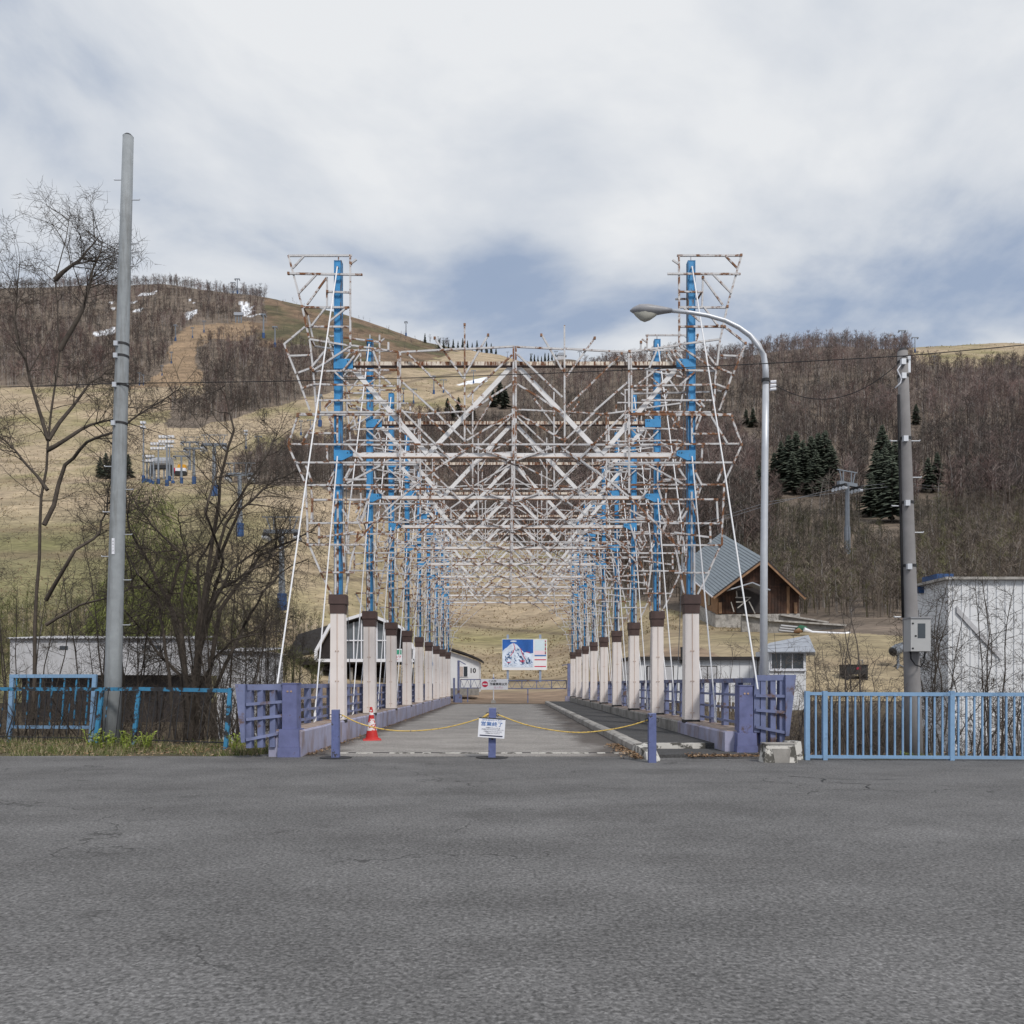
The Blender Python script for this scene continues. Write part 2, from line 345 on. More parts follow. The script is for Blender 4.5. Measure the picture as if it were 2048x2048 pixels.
def inpoly(x, y, poly):
    r = np.zeros(np.shape(x), bool); n = len(poly)
    for i in range(n):
        x0, y0 = poly[i]; x1, y1 = poly[(i + 1) % n]
        if y0 == y1: continue
        c = ((y0 > y) != (y1 > y)) & (x < (x1 - x0) * (y - y0) / (y1 - y0) + x0); r ^= c
    return r
c1 = lambda pts: [(160 + .29 * a, 440 + .29 * b) for a, b in pts]
GRASS = [
 [(-900, 965), (420, 962), (520, 968), (640, 974), (700, 1000), (760, 1040), (860, 1075), (1020, 1090), (1140, 1110), (1200, 1150), (1270, 1200), (1330, 1215), (1440, 1240), (1620, 1262), (1830, 1278), (3000, 1290), (3000, 1500), (-900, 1500)],
 [(-900, 770), (255, 773), (405, 770), (410, 785), (345, 802), (335, 858), (392, 858), (493, 829), (595, 800), (670, 780), (760, 755), (840, 722), (880, 704), (1000, 695), (1078, 700), (1085, 722), (1010, 740), (990, 772), (950, 812), (890, 845), (800, 852), (720, 872), (640, 890), (520, 903), (470, 962), (-900, 965)],
 [(1790, 675), (1830, 670), (3000, 660), (3000, 720), (1900, 735), (1840, 725)],
]
RUN = [c1([(720, 740), (930, 700), (1250, 705), (1190, 790), (1100, 840), (870, 830), (800, 900), (790, 1000), (850, 1060), (850, 1150), (330, 1160), (520, 1080), (600, 980), (630, 860)])]
SCRUB = [c1([(1190, 700), (1300, 700), (1250, 560), (1330, 520), (1550, 570), (1932, 640)]) + [(780, 650), (860, 684), (905, 700), (880, 716), (840, 726), (760, 752), (720, 748), (660, 700), (600, 690), (560, 705), (520, 690)]]
SNOW = [c1(q) for q in ([(1100, 565), (1125, 560), (1128, 600), (1165, 545), (1150, 610), (1215, 580), (1170, 625), (1215, 625), (1130, 665), (1105, 620)], [(720, 640), (800, 620), (790, 650), (745, 690)],
         [(90, 770), (150, 765), (240, 735), (236, 785), (120, 805)], [(200, 570), (235, 560), (230, 580)], [(390, 525), (430, 505), (525, 490), (505, 515)], [(360, 630), (440, 600), (410, 635)], [(740, 545), (770, 540), (765, 560)], [(190, 615), (250, 600), (240, 622)],
         [(1150, 665), (1255, 642), (1180, 672)], [(770, 570), (800, 568), (795, 578)], [(345, 575), (390, 560), (375, 580)])] + [[(905, 771), (930, 764), (980, 752), (972, 764), (940, 768)]]
TRACK = [([(700, 790), (790, 770), (850, 757), (910, 748), (980, 742)], 2.5), ([(720, 830), (800, 812), (860, 800), (930, 778), (985, 768)], 2.0), ([(860, 1246), (930, 1250), (1000, 1258), (1130, 1268), (1180, 1266)], 3), ([(500, 790), (640, 800), (720, 790)], 2), ([(600, 860), (700, 850), (800, 835)], 2), ([(880, 1180), (1000, 1190), (1120, 1180)], 2.5), ([(560, 1040), (700, 1050), (860, 1100)], 2.5), ([(580, 1140), (700, 1160), (860, 1150)], 3)]
SCR = lambda x, y, z: (VX + x / y * F, VY - (z - H) / y * F)
def zones(x, y, z):
    sx, sy = SCR(x, np.maximum(y, 40), z); jx = fbm(x / 14, y / 14) * 26; jy = fbm(x / 14 + 50, y / 14) * 16
    a, b = sx + jx, sy + jy
    anyp = lambda ps, u, v: np.any([inpoly(u, v, p) for p in ps], axis=0)
    g = anyp(GRASS, a, b); r = anyp(RUN, a, b); s = anyp(SCRUB, a, b); sn = anyp(SNOW, sx + jx * .35, sy + jy * .3)
    return g, r, s, sn
def ground_colour(x, y, z):
    g, r, s, sn = zones(x, y, z)
    n = fbm(x / 25, y / 25, 4)[:, None]; n2 = fbm(x / 7 + 9, y / 7, 3)[:, None]
    c = np.tile(np.array([.155, .122, .095]), (len(x), 1)) * (1 + n2)
    tan = np.array([.385, .302, .205]); grn = np.array([.235, .205, .100]); brn = np.array([.27, .19, .12])
    t = np.clip(n * 3.0 + .16 + n2 * .9, 0, 1)
    gc = tan * (1 - t) + grn * t
    lo = np.clip((75 - (y - 60)) / 60, 0, 1)[:, None] * .5; gc = gc * (1 - lo) + (tan * .45 + grn * .55) * lo
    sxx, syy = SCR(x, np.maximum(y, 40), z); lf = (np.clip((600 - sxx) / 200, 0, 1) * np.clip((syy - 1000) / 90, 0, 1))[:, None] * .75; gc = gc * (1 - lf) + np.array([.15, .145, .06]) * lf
    n3 = fbm(x / 90 + 3, y / 12, 5)[:, None]; dk = np.clip(n3 * 5 - .30, 0, 1) * .6; gc = gc * (1 - dk) + np.array([.20, .145, .095]) * dk
    for pts, wd in TRACK:
        d = np.full(len(x), 1e9)
        for (x0, y0), (x1, y1) in zip(pts, pts[1:]):
            tt = np.clip(((sxx - x0) * (x1 - x0) + (syy - y0) * (y1 - y0)) / ((x1 - x0) ** 2 + (y1 - y0) ** 2), 0, 1); d = np.minimum(d, np.hypot(sxx - x0 - tt * (x1 - x0), syy - y0 - tt * (y1 - y0)))
        a = np.clip(1.4 - d / wd, 0, 1)[:, None] * .75; gc = gc * (1 - a) + np.array([.15, .115, .078]) * a
    c[g] = gc[g]
    c[r] = (brn * (1 + n2 * .8))[r]; ms = np.clip(.6 + n * 5, 0, 1); c[s] = ((np.array([.165, .112, .072]) * ms + np.array([.092, .082, .043]) * (1 - ms)) * (1 + n2 * 1.2))[s]
    c[sn] = (.80, .82, .86)
    d = (y < 74) & (np.abs(x) < 16) & (y > 50) & ~((x > 4.5) & (y < 56))
    db = np.clip((74 - y) / 6, 0, 1)[:, None]; c = np.where(d[:, None], c * (1 - db) + np.array([.23, .165, .115]) * (1 + n2) * db, c)
    nb = y < 50
    c[nb] = (np.array([.085, .068, .048]) * (1 + n2 * 1.2))[nb]
    return np.clip(c, .01, .95)
M['hill'] = mat('hillside_ground', (.1, .1, .1), .95, .55, .5, vcol=True, bump=.0, stretch=(.5, 1, 2.2), detail=14, ruf=.72)
def roughen(m, layers):
    n = m.node_tree.nodes; l = m.node_tree.links; b = n['Principled BSDF']; g = n.new('ShaderNodeNewGeometry'); out = b.inputs['Base Color'].links[0].from_socket
    for sc_, st_, va in layers:
        mpn = n.new('ShaderNodeMapping'); mpn.inputs['Scale'].default_value = st_; l.new(g.outputs['Position'], mpn.inputs[0]); t = n.new('ShaderNodeTexNoise'); t.inputs['Scale'].default_value = sc_; t.inputs['Detail'].default_value = 5; t.inputs['Roughness'].default_value = .65; l.new(mpn.outputs[0], t.inputs['Vector'])
        r = n.new('ShaderNodeMapRange'); r.inputs['From Min'].default_value = .3; r.inputs['From Max'].default_value = .7; r.inputs['To Min'].default_value = 1 - va; r.inputs['To Max'].default_value = 1 + va; l.new(t.outputs['Fac'], r.inputs['Value'])
        s = n.new('ShaderNodeVectorMath'); s.operation = 'SCALE'; l.new(out, s.inputs[0]); l.new(r.outputs[0], s.inputs['Scale']); out = s.outputs[0]
    l.new(out, b.inputs['Base Color'])
roughen(M['hill'], [(.09, (.5, 1, 1.6), .22), (2.2, (.35, 1, 2), .30)])

cols = np.concatenate([np.arange(-900, 100, 25.0), np.arange(100, 1960, 4.0), np.arange(1960, 2951, 25.0)])
rows = np.exp(np.linspace(math.log(50.0), math.log(2400), 600))
SXg, Zg = np.meshgrid(cols, rows); xx = ((SXg - VX) * Zg / F).ravel(); yy = Zg.ravel(); zz = zt(xx, yy)
nc = len(cols); ii, jj = np.meshgrid(np.arange(nc - 1), np.arange(len(rows) - 1)); q0 = (jj * nc + ii).ravel()
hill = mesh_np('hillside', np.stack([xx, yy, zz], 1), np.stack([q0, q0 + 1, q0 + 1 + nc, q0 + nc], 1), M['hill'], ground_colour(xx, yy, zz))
hill.data.shade_smooth(); struct(hill)
# near ground with the stream bed
gx = np.arange(-64, 64.1, .8); gy = np.concatenate([np.arange(12.6, 52.1, .45)])
A, B = np.meshgrid(gx, gy); xx = A.ravel(); yy = B.ravel(); zz = zt(xx, yy) - .03 - np.clip((yy - 50) / 2, 0, 1) * .12
# keep the bed clear of the deck
zz = np.where((np.abs(xx - .2) < 4.9) & (yy < 52.2), np.minimum(zz, -.75), zz)
nc = len(gx); ii, jj = np.meshgrid(np.arange(nc - 1), np.arange(len(gy) - 1)); q0 = (jj * nc + ii).ravel()
gcol = ground_colour(xx, yy, zz); vb = (yy < 18)[:, None] * np.clip(1 - (yy - 16.5) / 1.5, 0, 1)[:, None]
gcol = gcol * (1 - vb) + np.array([.12, .105, .06]) * (1 + fbm(xx * 1.5, yy * 1.5)[:, None]) * vb
g = mesh_np('stream_bank_ground', np.stack([xx, yy, zz], 1), np.stack([q0, q0 + 1, q0 + 1 + nc, q0 + nc], 1), M['hill'], np.clip(gcol, .01, .9)); g.data.shade_smooth(); struct(g)

# ------------------------------------------------------------------ road, deck, pavement
def asphalt(name, base, patch, crack=True, speck=.25, wear=None):
    m = mat(name, base, .93, .14, 1.1, second=patch, thr=(.45, .75), s2=.55, streak=(.7, 1.8, 1), bump=0, spec=.25)
    t = m.node_tree; n = t.nodes; l = t.links; b = n['Principled BSDF']
    g = n.new('ShaderNodeNewGeometry')
    v = n.new('ShaderNodeTexVoronoi'); v.inputs['Scale'].default_value = 75; l.new(g.outputs['Position'], v.inputs['Vector'])
    nn = n.new('ShaderNodeTexNoise'); nn.inputs['Scale'].default_value = 42; nn.inputs['Detail'].default_value = 4; l.new(g.outputs['Position'], nn.inputs['Vector'])
    mr = n.new('ShaderNodeMapRange'); mr.inputs['From Min'].default_value = .3; mr.inputs['From Max'].default_value = .75; mr.inputs['To Min'].default_value = 1 - speck; mr.inputs['To Max'].default_value = 1 + speck * 1.9
    l.new(nn.outputs['Fac'], mr.inputs['Value'])
    hs = n.new('ShaderNodeSeparateXYZ'); l.new(v.outputs['Color'], hs.inputs[0])
    m3 = n.new('ShaderNodeMapRange'); m3.inputs['To Min'].default_value = .72; m3.inputs['To Max'].default_value = 1.4; l.new(hs.outputs[0], m3.inputs['Value'])
    pr = n.new('ShaderNodeMath'); pr.operation = 'MULTIPLY'; l.new(mr.outputs[0], pr.inputs[0]); l.new(m3.outputs[0], pr.inputs[1])
    fac = pr.outputs[0]
    if crack:
        wv = n.new('ShaderNodeTexNoise'); wv.inputs['Scale'].default_value = 1.6; wv.inputs['Detail'].default_value = 5; l.new(g.outputs['Position'], wv.inputs['Vector'])
        ws = n.new('ShaderNodeVectorMath'); ws.operation = 'SCALE'; l.new(wv.outputs['Color'], ws.inputs[0]); ws.inputs['Scale'].default_value = 1.1
        wa = n.new('ShaderNodeVectorMath'); l.new(g.outputs['Position'], wa.inputs[0]); l.new(ws.outputs[0], wa.inputs[1])
        vc = n.new('ShaderNodeTexVoronoi'); vc.feature = 'DISTANCE_TO_EDGE'; vc.inputs['Scale'].default_value = .27; l.new(wa.outputs[0], vc.inputs['Vector'])
        lt = n.new('ShaderNodeMapRange'); lt.inputs['From Min'].default_value = .0008; lt.inputs['From Max'].default_value = .0042; lt.inputs['To Min'].default_value = .5; l.new(vc.outputs['Distance'], lt.inputs['Value'])
        gate = n.new('ShaderNodeTexNoise'); gate.inputs['Scale'].default_value = .33; l.new(g.outputs['Position'], gate.inputs['Vector'])
        gt = n.new('ShaderNodeMapRange'); gt.inputs['From Min'].default_value = .47; gt.inputs['From Max'].default_value = .54; l.new(gate.outputs['Fac'], gt.inputs['Value'])
        mx = n.new('ShaderNodeMath'); mx.operation = 'MAXIMUM'; l.new(lt.outputs[0], mx.inputs[0])
        inv = n.new('ShaderNodeMath'); inv.operation = 'SUBTRACT'; inv.inputs[0].default_value = 1; l.new(gt.outputs[0], inv.inputs[1]); l.new(inv.outputs[0], mx.inputs[1])
        p2 = n.new('ShaderNodeMath'); p2.operation = 'MULTIPLY'; l.new(fac, p2.inputs[0]); l.new(mx.outputs[0], p2.inputs[1]); fac = p2.outputs[0]
    old = b.inputs['Base Color'].links[0].from_socket
    sc = n.new('ShaderNodeVectorMath'); sc.operation = 'SCALE'; l.new(old, sc.inputs[0]); l.new(fac, sc.inputs['Scale']); l.new(sc.outputs[0], b.inputs['Base Color'])
    bp = n.new('ShaderNodeBump'); bp.inputs['Strength'].default_value = .35; bp.inputs['Distance'].default_value = .006; l.new(fac, bp.inputs['Height']); l.new(bp.outputs[0], b.inputs['Normal'])
    return m
M['asphalt'] = asphalt('worn_road_asphalt', (.128, .125, .124), (.096, .093, .092), speck=.36)
M['deck'] = asphalt('bridge_deck_asphalt', (.275, .258, .242), (.20, .187, .175), crack=False, speck=.16)
def road_wear(m):
    # wheel tracks, large worn patches and oil stains
    n = m.node_tree.nodes; l = m.node_tree.links; b = n['Principled BSDF']; g = n.new('ShaderNodeNewGeometry'); sp = n.new('ShaderNodeSeparateXYZ'); l.new(g.outputs['Position'], sp.inputs[0]); out = b.inputs['Base Color'].links[0].from_socket
    wob = n.new('ShaderNodeTexNoise'); wob.inputs['Scale'].default_value = .35; wob.inputs['Detail'].default_value = 4; l.new(g.outputs['Position'], wob.inputs['Vector'])
    yy_ = n.new('ShaderNodeMath'); yy_.operation = 'MULTIPLY_ADD'; l.new(wob.outputs['Fac'], yy_.inputs[0]); yy_.inputs[1].default_value = 1.3; l.new(sp.outputs[1], yy_.inputs[2])
    wv = n.new('ShaderNodeMath'); wv.operation = 'MULTIPLY'; l.new(yy_.outputs[0], wv.inputs[0]); wv.inputs[1].default_value = 3.45; sn_ = n.new('ShaderNodeMath'); sn_.operation = 'SINE'; l.new(wv.outputs[0], sn_.inputs[0])
    tr = n.new('ShaderNodeMapRange'); tr.inputs['From Min'].default_value = -1; tr.inputs['From Max'].default_value = 1; tr.inputs['To Min'].default_value = .95; tr.inputs['To Max'].default_value = 1.05; l.new(sn_.outputs[0], tr.inputs['Value'])
    mpn = n.new('ShaderNodeMapping'); mpn.inputs['Scale'].default_value = (.8, 1, 1); l.new(g.outputs['Position'], mpn.inputs[0]); big = n.new('ShaderNodeTexNoise'); big.inputs['Scale'].default_value = .9; big.inputs['Detail'].default_value = 8; big.inputs['Roughness'].default_value = .62; l.new(mpn.outputs[0], big.inputs['Vector'])
    br = n.new('ShaderNodeMapRange'); br.inputs['From Min'].default_value = .32; br.inputs['From Max'].default_value = .68; br.inputs['To Min'].default_value = .84; br.inputs['To Max'].default_value = 1.14; l.new(big.outputs['Fac'], br.inputs['Value'])
    oil = n.new('ShaderNodeTexNoise'); oil.inputs['Scale'].default_value = 1.9; oil.inputs['Detail'].default_value = 3; l.new(g.outputs['Position'], oil.inputs['Vector']); orr = n.new('ShaderNodeMapRange'); orr.inputs['From Min'].default_value = .66; orr.inputs['From Max'].default_value = .74; orr.inputs['To Min'].default_value = 1; orr.inputs['To Max'].default_value = .72; l.new(oil.outputs['Fac'], orr.inputs['Value'])
    for q in (tr, br, orr):
        s = n.new('ShaderNodeVectorMath'); s.operation = 'SCALE'; l.new(out, s.inputs[0]); l.new(q.outputs[0], s.inputs['Scale']); out = s.outputs[0]
    l.new(out, b.inputs['Base Color'])
road_wear(M['asphalt'])
M['patch'] = asphalt('newer_asphalt_patch', (.095, .093, .093), (.075, .073, .073), crack=False, speck=.34)
M['tar'] = mat('crack_sealing_tar', (.035, .034, .034), .6, .2, 6)
M['walk'] = asphalt('pavement_asphalt', (.070, .069, .070), (.052, .050, .050), crack=False, speck=.18)
def stains(m, xs):
    # run-off dirt beside the kerb and parapet, ragged
    n = m.node_tree.nodes; l = m.node_tree.links; b = n['Principled BSDF']; g = n.new('ShaderNodeNewGeometry'); sp = n.new('ShaderNodeSeparateXYZ'); l.new(g.outputs['Position'], sp.inputs[0])
    mpn = n.new('ShaderNodeMapping'); mpn.inputs['Scale'].default_value = (.9, .5, 1); l.new(g.outputs['Position'], mpn.inputs[0]); no = n.new('ShaderNodeTexNoise'); no.inputs['Scale'].default_value = 1.6; no.inputs['Detail'].default_value = 8; l.new(mpn.outputs[0], no.inputs['Vector'])
    out = b.inputs['Base Color'].links[0].from_socket
    for x0, wd in xs:
        d = n.new('ShaderNodeMath'); d.operation = 'SUBTRACT'; l.new(sp.outputs[0], d.inputs[0]); d.inputs[1].default_value = x0
        a = n.new('ShaderNodeMath'); a.operation = 'ABSOLUTE'; l.new(d.outputs[0], a.inputs[0]); e = n.new('ShaderNodeMath'); e.operation = 'DIVIDE'; l.new(a.outputs[0], e.inputs[0]); e.inputs[1].default_value = wd
        f = n.new('ShaderNodeMath'); f.operation = 'SUBTRACT'; l.new(no.outputs['Fac'], f.inputs[0]); l.new(e.outputs[0], f.inputs[1])
        r = n.new('ShaderNodeMapRange'); r.inputs['From Min'].default_value = -.12; r.inputs['From Max'].default_value = .25; r.inputs['To Max'].default_value = .8; l.new(f.outputs[0], r.inputs['Value'])
        mx = n.new('ShaderNodeMixRGB'); l.new(r.outputs[0], mx.inputs[0]); l.new(out, mx.inputs[1]); mx.inputs[2].default_value = (.075, .062, .055, 1); out = mx.outputs[0]
    l.new(out, b.inputs['Base Color'])
stains(M['deck'], [(2.27, 1.5), (-3.52, .9)])
def slab(name, poly, z0, z1, material):
    o = MB().prism([(x, y, z0) for x, y in poly], (0, 0, z1 - z0)).build(name, material); return struct(o)
edge = []
for i in range(90):                         # ragged road edge along the verge
    x = -46 + i
    y = 14.25 if x < -4.6 else (13.72 if x > 5 else 14.9)
    edge.append((x, y + float(fbm(np.array(x * .8), np.array(3.)) * .35)))
road = MB().prism([(x, y, -.25) for x, y in [(-46, -30), (43, -30)]] + [(x, y, -.25) for x, y in reversed([q for q in edge if q[0] <= 43])], (0, 0, .25)).build('road', M['asphalt']); struct(road)
slab('bridge_deck', [(-4.1, 14.2), (4.45, 14.2), (4.45, 51.4), (-4.1, 51.4)], -.70, .006, M['deck'])
slab('far_road', [(-7.0, 51.4), (7.6, 51.4), (10.5, 61.5), (-12, 61.5)], -.5, .01, M['deck'])
# older repairs and sealed cracks in the foreground road
def ragged(x0, x1, y0, y1, n=14, a=.03):
    r_ = random.Random(int(x0 * 10 + y0)); p = []
    for (ax, ay), (bx_, by_) in zip([(x0, y0), (x1, y0), (x1, y1), (x0, y1)], [(x1, y0), (x1, y1), (x0, y1), (x0, y0)]):
        for i in range(n): p.append((ax + (bx_ - ax) * i / n + r_.uniform(-a, a), ay + (by_ - ay) * i / n + r_.uniform(-a, a)))
    return p
def tar_line(pts, w_, seed):
    r_ = random.Random(seed); v = []; f = []; fine = []
    for (a, b), (c, d) in zip(pts, pts[1:]):
        m_ = max(3, int(math.hypot(c - a, d - b) / .12))
        for i in range(m_): fine.append((a + (c - a) * i / m_ + r_.gauss(0, .025), b + (d - b) * i / m_ + r_.gauss(0, .025)))
    fine.append(pts[-1])
    for i, (a, b) in enumerate(fine):
        p0 = fine[max(i - 1, 0)]; p1 = fine[min(i + 1, len(fine) - 1)]; dx_, dy_ = p1[0] - p0[0], p1[1] - p0[1]; l_ = math.hypot(dx_, dy_) or 1; ww = w_ * r_.uniform(.6, 1.3); v += [(a - dy_ / l_ * ww, b + dx_ / l_ * ww, .005), (a + dy_ / l_ * ww, b - dx_ / l_ * ww, .005)]
        if i: f.append((2 * i - 2, 2 * i - 1, 2 * i + 1, 2 * i))
    o = MB().add(v, f).build('sealed_crack', M['tar']); struct(o)
for i, (pts, w_) in enumerate((([(3.75, 11.2), (4.15, 10.9), (4.0, 10.5), (4.45, 10.25), (4.3, 9.85)], .010), ([(4.15, 10.9), (4.7, 10.75), (5.2, 10.8)], .008))): tar_line(pts, w_, i)
# expansion joint
j = MB(); 
for i in range(40):
    x = -3.0 + i * .148
    if random.random() < .12: continue
    j.box(x, x + .142, 14.73 + random.uniform(-.012, .012), 14.83 + random.uniform(-.012, .012), .004, .018)
o = j.build('expansion_joint', M['white_block']); struct(o)
MB().box(-3.05, 2.25, 14.845, 14.92, .002, .012).build('joint_seal', M['dark']).__setitem__('kind', 'structure')
# kerb stones and pavement on the right of the deck
kerb = bpy.data.objects.new('kerb', None); COL.objects.link(kerb); struct(kerb)
ks = bpy.data.meshes.new('kerb_stone'); t = MB(); t.add([(0, .004, 0), (.19, .004, 0), (.19, .004, .165), (.05, .004, .165), (0, .004, .13), (0, .996, 0), (.19, .996, 0), (.19, .996, .165), (.05, .996, .165), (0, .996, .13)],
   [(0, 1, 2, 3, 4), (9, 8, 7, 6, 5), (0, 5, 6, 1), (1, 6, 7, 2), (2, 7, 8, 3), (3, 8, 9, 4), (4, 9, 5, 0)])
ks.from_pydata(t.v, [], t.f); ks.materials.append(M['conc_light']); ks.update()
for i in range(36):
    o = bpy.data.objects.new('kerb_stone', ks); COL.objects.link(o); o.parent = kerb
    o.location = (2.27 + random.uniform(-.008, .008), 15.05 + i, .002 + random.uniform(-.006, .004)); o.rotation_euler = (0, 0, random.uniform(-.006, .006))
t = MB().prism([(2.27, 15.04, 0), (2.46, 15.04, 0), (2.46, 15.04, .165), (2.3, 15.04, .16), (2.27, 15.04, .13)], (0, 0, 0))
t = MB().add([(2.25, 15.04, 0), (2.48, 15.04, 0), (2.47, 15.04, .168), (2.27, 15.04, .15), (2.27, 13.55, 0), (2.42, 13.25, 0), (2.42, 13.45, .05), (2.29, 13.75, .10), (2.52, 14.2, .155), (2.28, 14.3, .15), (2.52, 13.7, 0)],
   [(0, 3, 9, 7, 4), (4, 7, 6, 5), (3, 2, 8, 9), (9, 8, 6, 7), (2, 1, 10, 8), (8, 10, 5, 6), (0, 4, 5, 10, 1), (0, 1, 2, 3)])
o = t.build('kerb_end', M['white_block'], kerb)
slab('pavement', [(2.46, 15.3), (3.82, 15.3), (3.82, 51.2), (2.46, 51.2)], 0.0, .150, M['walk'])
slab('pavement_ramp', [(2.53, 13.9), (4.6, 14.2), (4.6, 15.2), (2.53, 15.2)], -.3, .055, M['walk'])
o = MB().box(2.50, 3.62, 15.2, 15.31, .0, .156).build('pavement_edging', M['white_block']); struct(o)

# ------------------------------------------------------------------ parapet plinths, piers and railings of the bridge
BAY = 4.09; Z0 = 18.01; NB = 9
pl = thing('bridge_parapet', 'weathered lavender parapet wall along the left edge of the bridge', 'parapet', (-3.78, 14.1, 0))
pr_ = thing('bridge_parapet', 'bare grey concrete parapet with lavender near end along the right of the bridge', 'parapet', (4.1, 14.5, 0))
def plinth(root, xin, xout, ztop, y0, mats, nseg):
    bx = root.location
    for i in range(nseg):
        a = y0 + (51.2 - y0) * i / nseg; b = y0 + (51.2 - y0) * (i + 1) / nseg - .018
        t = MB(); s = 1 if xout > xin else -1; jz = random.uniform(-.006, .006)
        t.add([(xin - bx.x, a - bx.y, -.3), (xout - bx.x, a - bx.y, -.5), (xout - bx.x, a - bx.y, ztop + jz - .02), (xin + s * .03 - bx.x, a - bx.y, ztop + jz), (xin - bx.x, a - bx.y, ztop + jz - .03),
               (xin - bx.x, b - bx.y, -.3), (xout - bx.x, b - bx.y, -.5), (xout - bx.x, b - bx.y, ztop + jz - .02), (xin + s * .03 - bx.x, b - bx.y, ztop + jz), (xin - bx.x, b - bx.y, ztop + jz - .03)],
              [(0, 1, 2, 3, 4), (9, 8, 7, 6, 5), (0, 5, 6, 1), (1, 6, 7, 2), (2, 7, 8, 3), (3, 8, 9, 4), (4, 9, 5, 0)])
        t.build('wall_panel', mats(i), root)
        MB().box(min(xin + s * .04, xout) - bx.x, max(xin + s * .04, xout) - bx.x, a - bx.y + .01, b - bx.y - .01, ztop + jz - .01, ztop + jz + .006).build('coping', M['coping'], root)
plinth(pl, -3.52, -4.08, .455, 14.12, lambda i: M['lav_plinth'], 18)
plinth(pr_, 3.81, 4.42, .415, 14.55, lambda i: M['lav_plinth'] if i < 2 else M['concrete'], 18)
def pier(label, x0, x1, xb0, xb1, y0, d, ztop, zb):
    t = thing('parapet_pier', label, 'pier', ((x0 + x1) / 2, y0, 0)); c = (x0 + x1) / 2; hw = (x1 - x0) / 2; hb = (xb1 - xb0) / 2
    MB().frus(0, d / 2, zb, ztop, hw * 1.04, d / 2, hw, d / 2).build('shaft', M['lav_dark'], t)
    MB().frus(0, d / 2, .17, zb - .002, hb, d / 2 + .06, hb * .96, d / 2 + .05).build('base', M['lav_dark'], t)
    MB().frus(0, d / 2, -.05, .168, hb * 1.08, d / 2 + .075, hb * 1.06, d / 2 + .07).build('footing', M['lav_dark'], t)
    MB().box(-hw - .01, hw + .01, -.01, d + .01, ztop, ztop + .015).build('cap_plate', M['lav_dark'], t)
    for s in (-1, 1): MB().tube([(s * .03, -.003, ztop - .13), (s * .03, -.012, ztop - .13)], .017, 8).build('bolt', M['seam'], t)
    return t
pier('square lavender pier with rust spots at the near end of the left railing', -3.84, -3.60, -3.90, -3.555, 14.1, .3, 1.245, .475)
pier('short leaning lavender pier in front of the right railing', 4.03, 4.265, 3.99, 4.33, 14.42, .3, 1.205, .395)

def railing(label, x, y0, y1, ztop, mids, zfoot):
    t = thing('bridge_railing', label, 'railing', (x, y0, 0))
    n = int(round((y1 - y0) / 1.02)); step = (y1 - y0) / n
    pm = bpy.data.meshes.new('railing_post'); q = MB().box(-.05, .05, -.09, .09, zfoot, ztop - .04); pm.from_pydata(q.v, [], q.f); pm.materials.append(M['lav']); pm.update()
    for i in range(n + 1):
        o = bpy.data.objects.new('post', pm); COL.objects.link(o); o.parent = t; o.location = (0, i * step, 0)
    sgn = 1 if x < 0 else -1
    bar_obj('top_rail', (0, -.05, ztop - .04), (0, y1 - y0 + .1, ztop - .04), .11, .085, M['lav'], t)
    for zm in mids: bar_obj('rail', (sgn * .062, -.03, zm), (sgn * .062, y1 - y0 + .05, zm), .045, .045, M['lav'], t)
    return t
railing('long lavender railing with flat posts on the left parapet', -3.98, 14.42, 51.0, 1.24, (.97, .75, .56), .44)
railing('long lavender railing with flat posts on the right parapet', 4.33, 14.5, 51.0, 1.345, (1.04, .79, .53), .40)

def wing(label, inner, outer, tops, mids, plate, foots):
    t = thing('railing_wing', label, 'railing', inner)
    d = Vector(outer) - Vector(inner); d.z = 0
    a, b = Vector((0, 0, 0)), d
    at_ = lambda f, z: a.lerp(b, f) + Vector((0, 0, z))
    bar_obj('top_rail', at_(0, tops[0]), at_(1, tops[1]), .10, .09, M['lav'], t)
    for z0, z1 in mids: bar_obj('rail', at_(0, z0) + Vector((0, -.055, 0)), at_(1, z1) + Vector((0, -.055, 0)), .05, .045, M['lav'], t)
    for f in (.28, .62, .93): 
        MB().box(-.045, .045, -.03, .13, foots, tops[0] - .03).build('post', M['lav'], t, loc=at_(f, 0))
    n = d.normalized(); zt_, zb_, w0, w1 = plate
    s = Vector((0, -.10, 0))
    q = MB().prism([at_(1, zb_) - s * .9, at_(1, zb_) - s * .9 + n * w1, at_(1, zt_) - s * .9 + n * w0, at_(1, zt_) - s * .9], s * 1.9); q.build('end_plate', M['lav'], t)
    return t
wing('lavender railing wing with tapered end plate left of the left pier', (-3.86, 14.2, 0), (-4.37, 13.85, 0), (1.19, 1.185), [(.94, .90), (.70, .65), (.41, .31)], (1.24, .27, -.0 + .16, .06), .17)
wing('lavender railing wing with tapered end plate right of the short pier', (4.3, 14.45, 0), (4.80, 14.42, 0), (1.345, 1.355), [(1.04, 1.03), (.79, .75), (.50, .40)], (1.40, .34, .18, .06), .2)

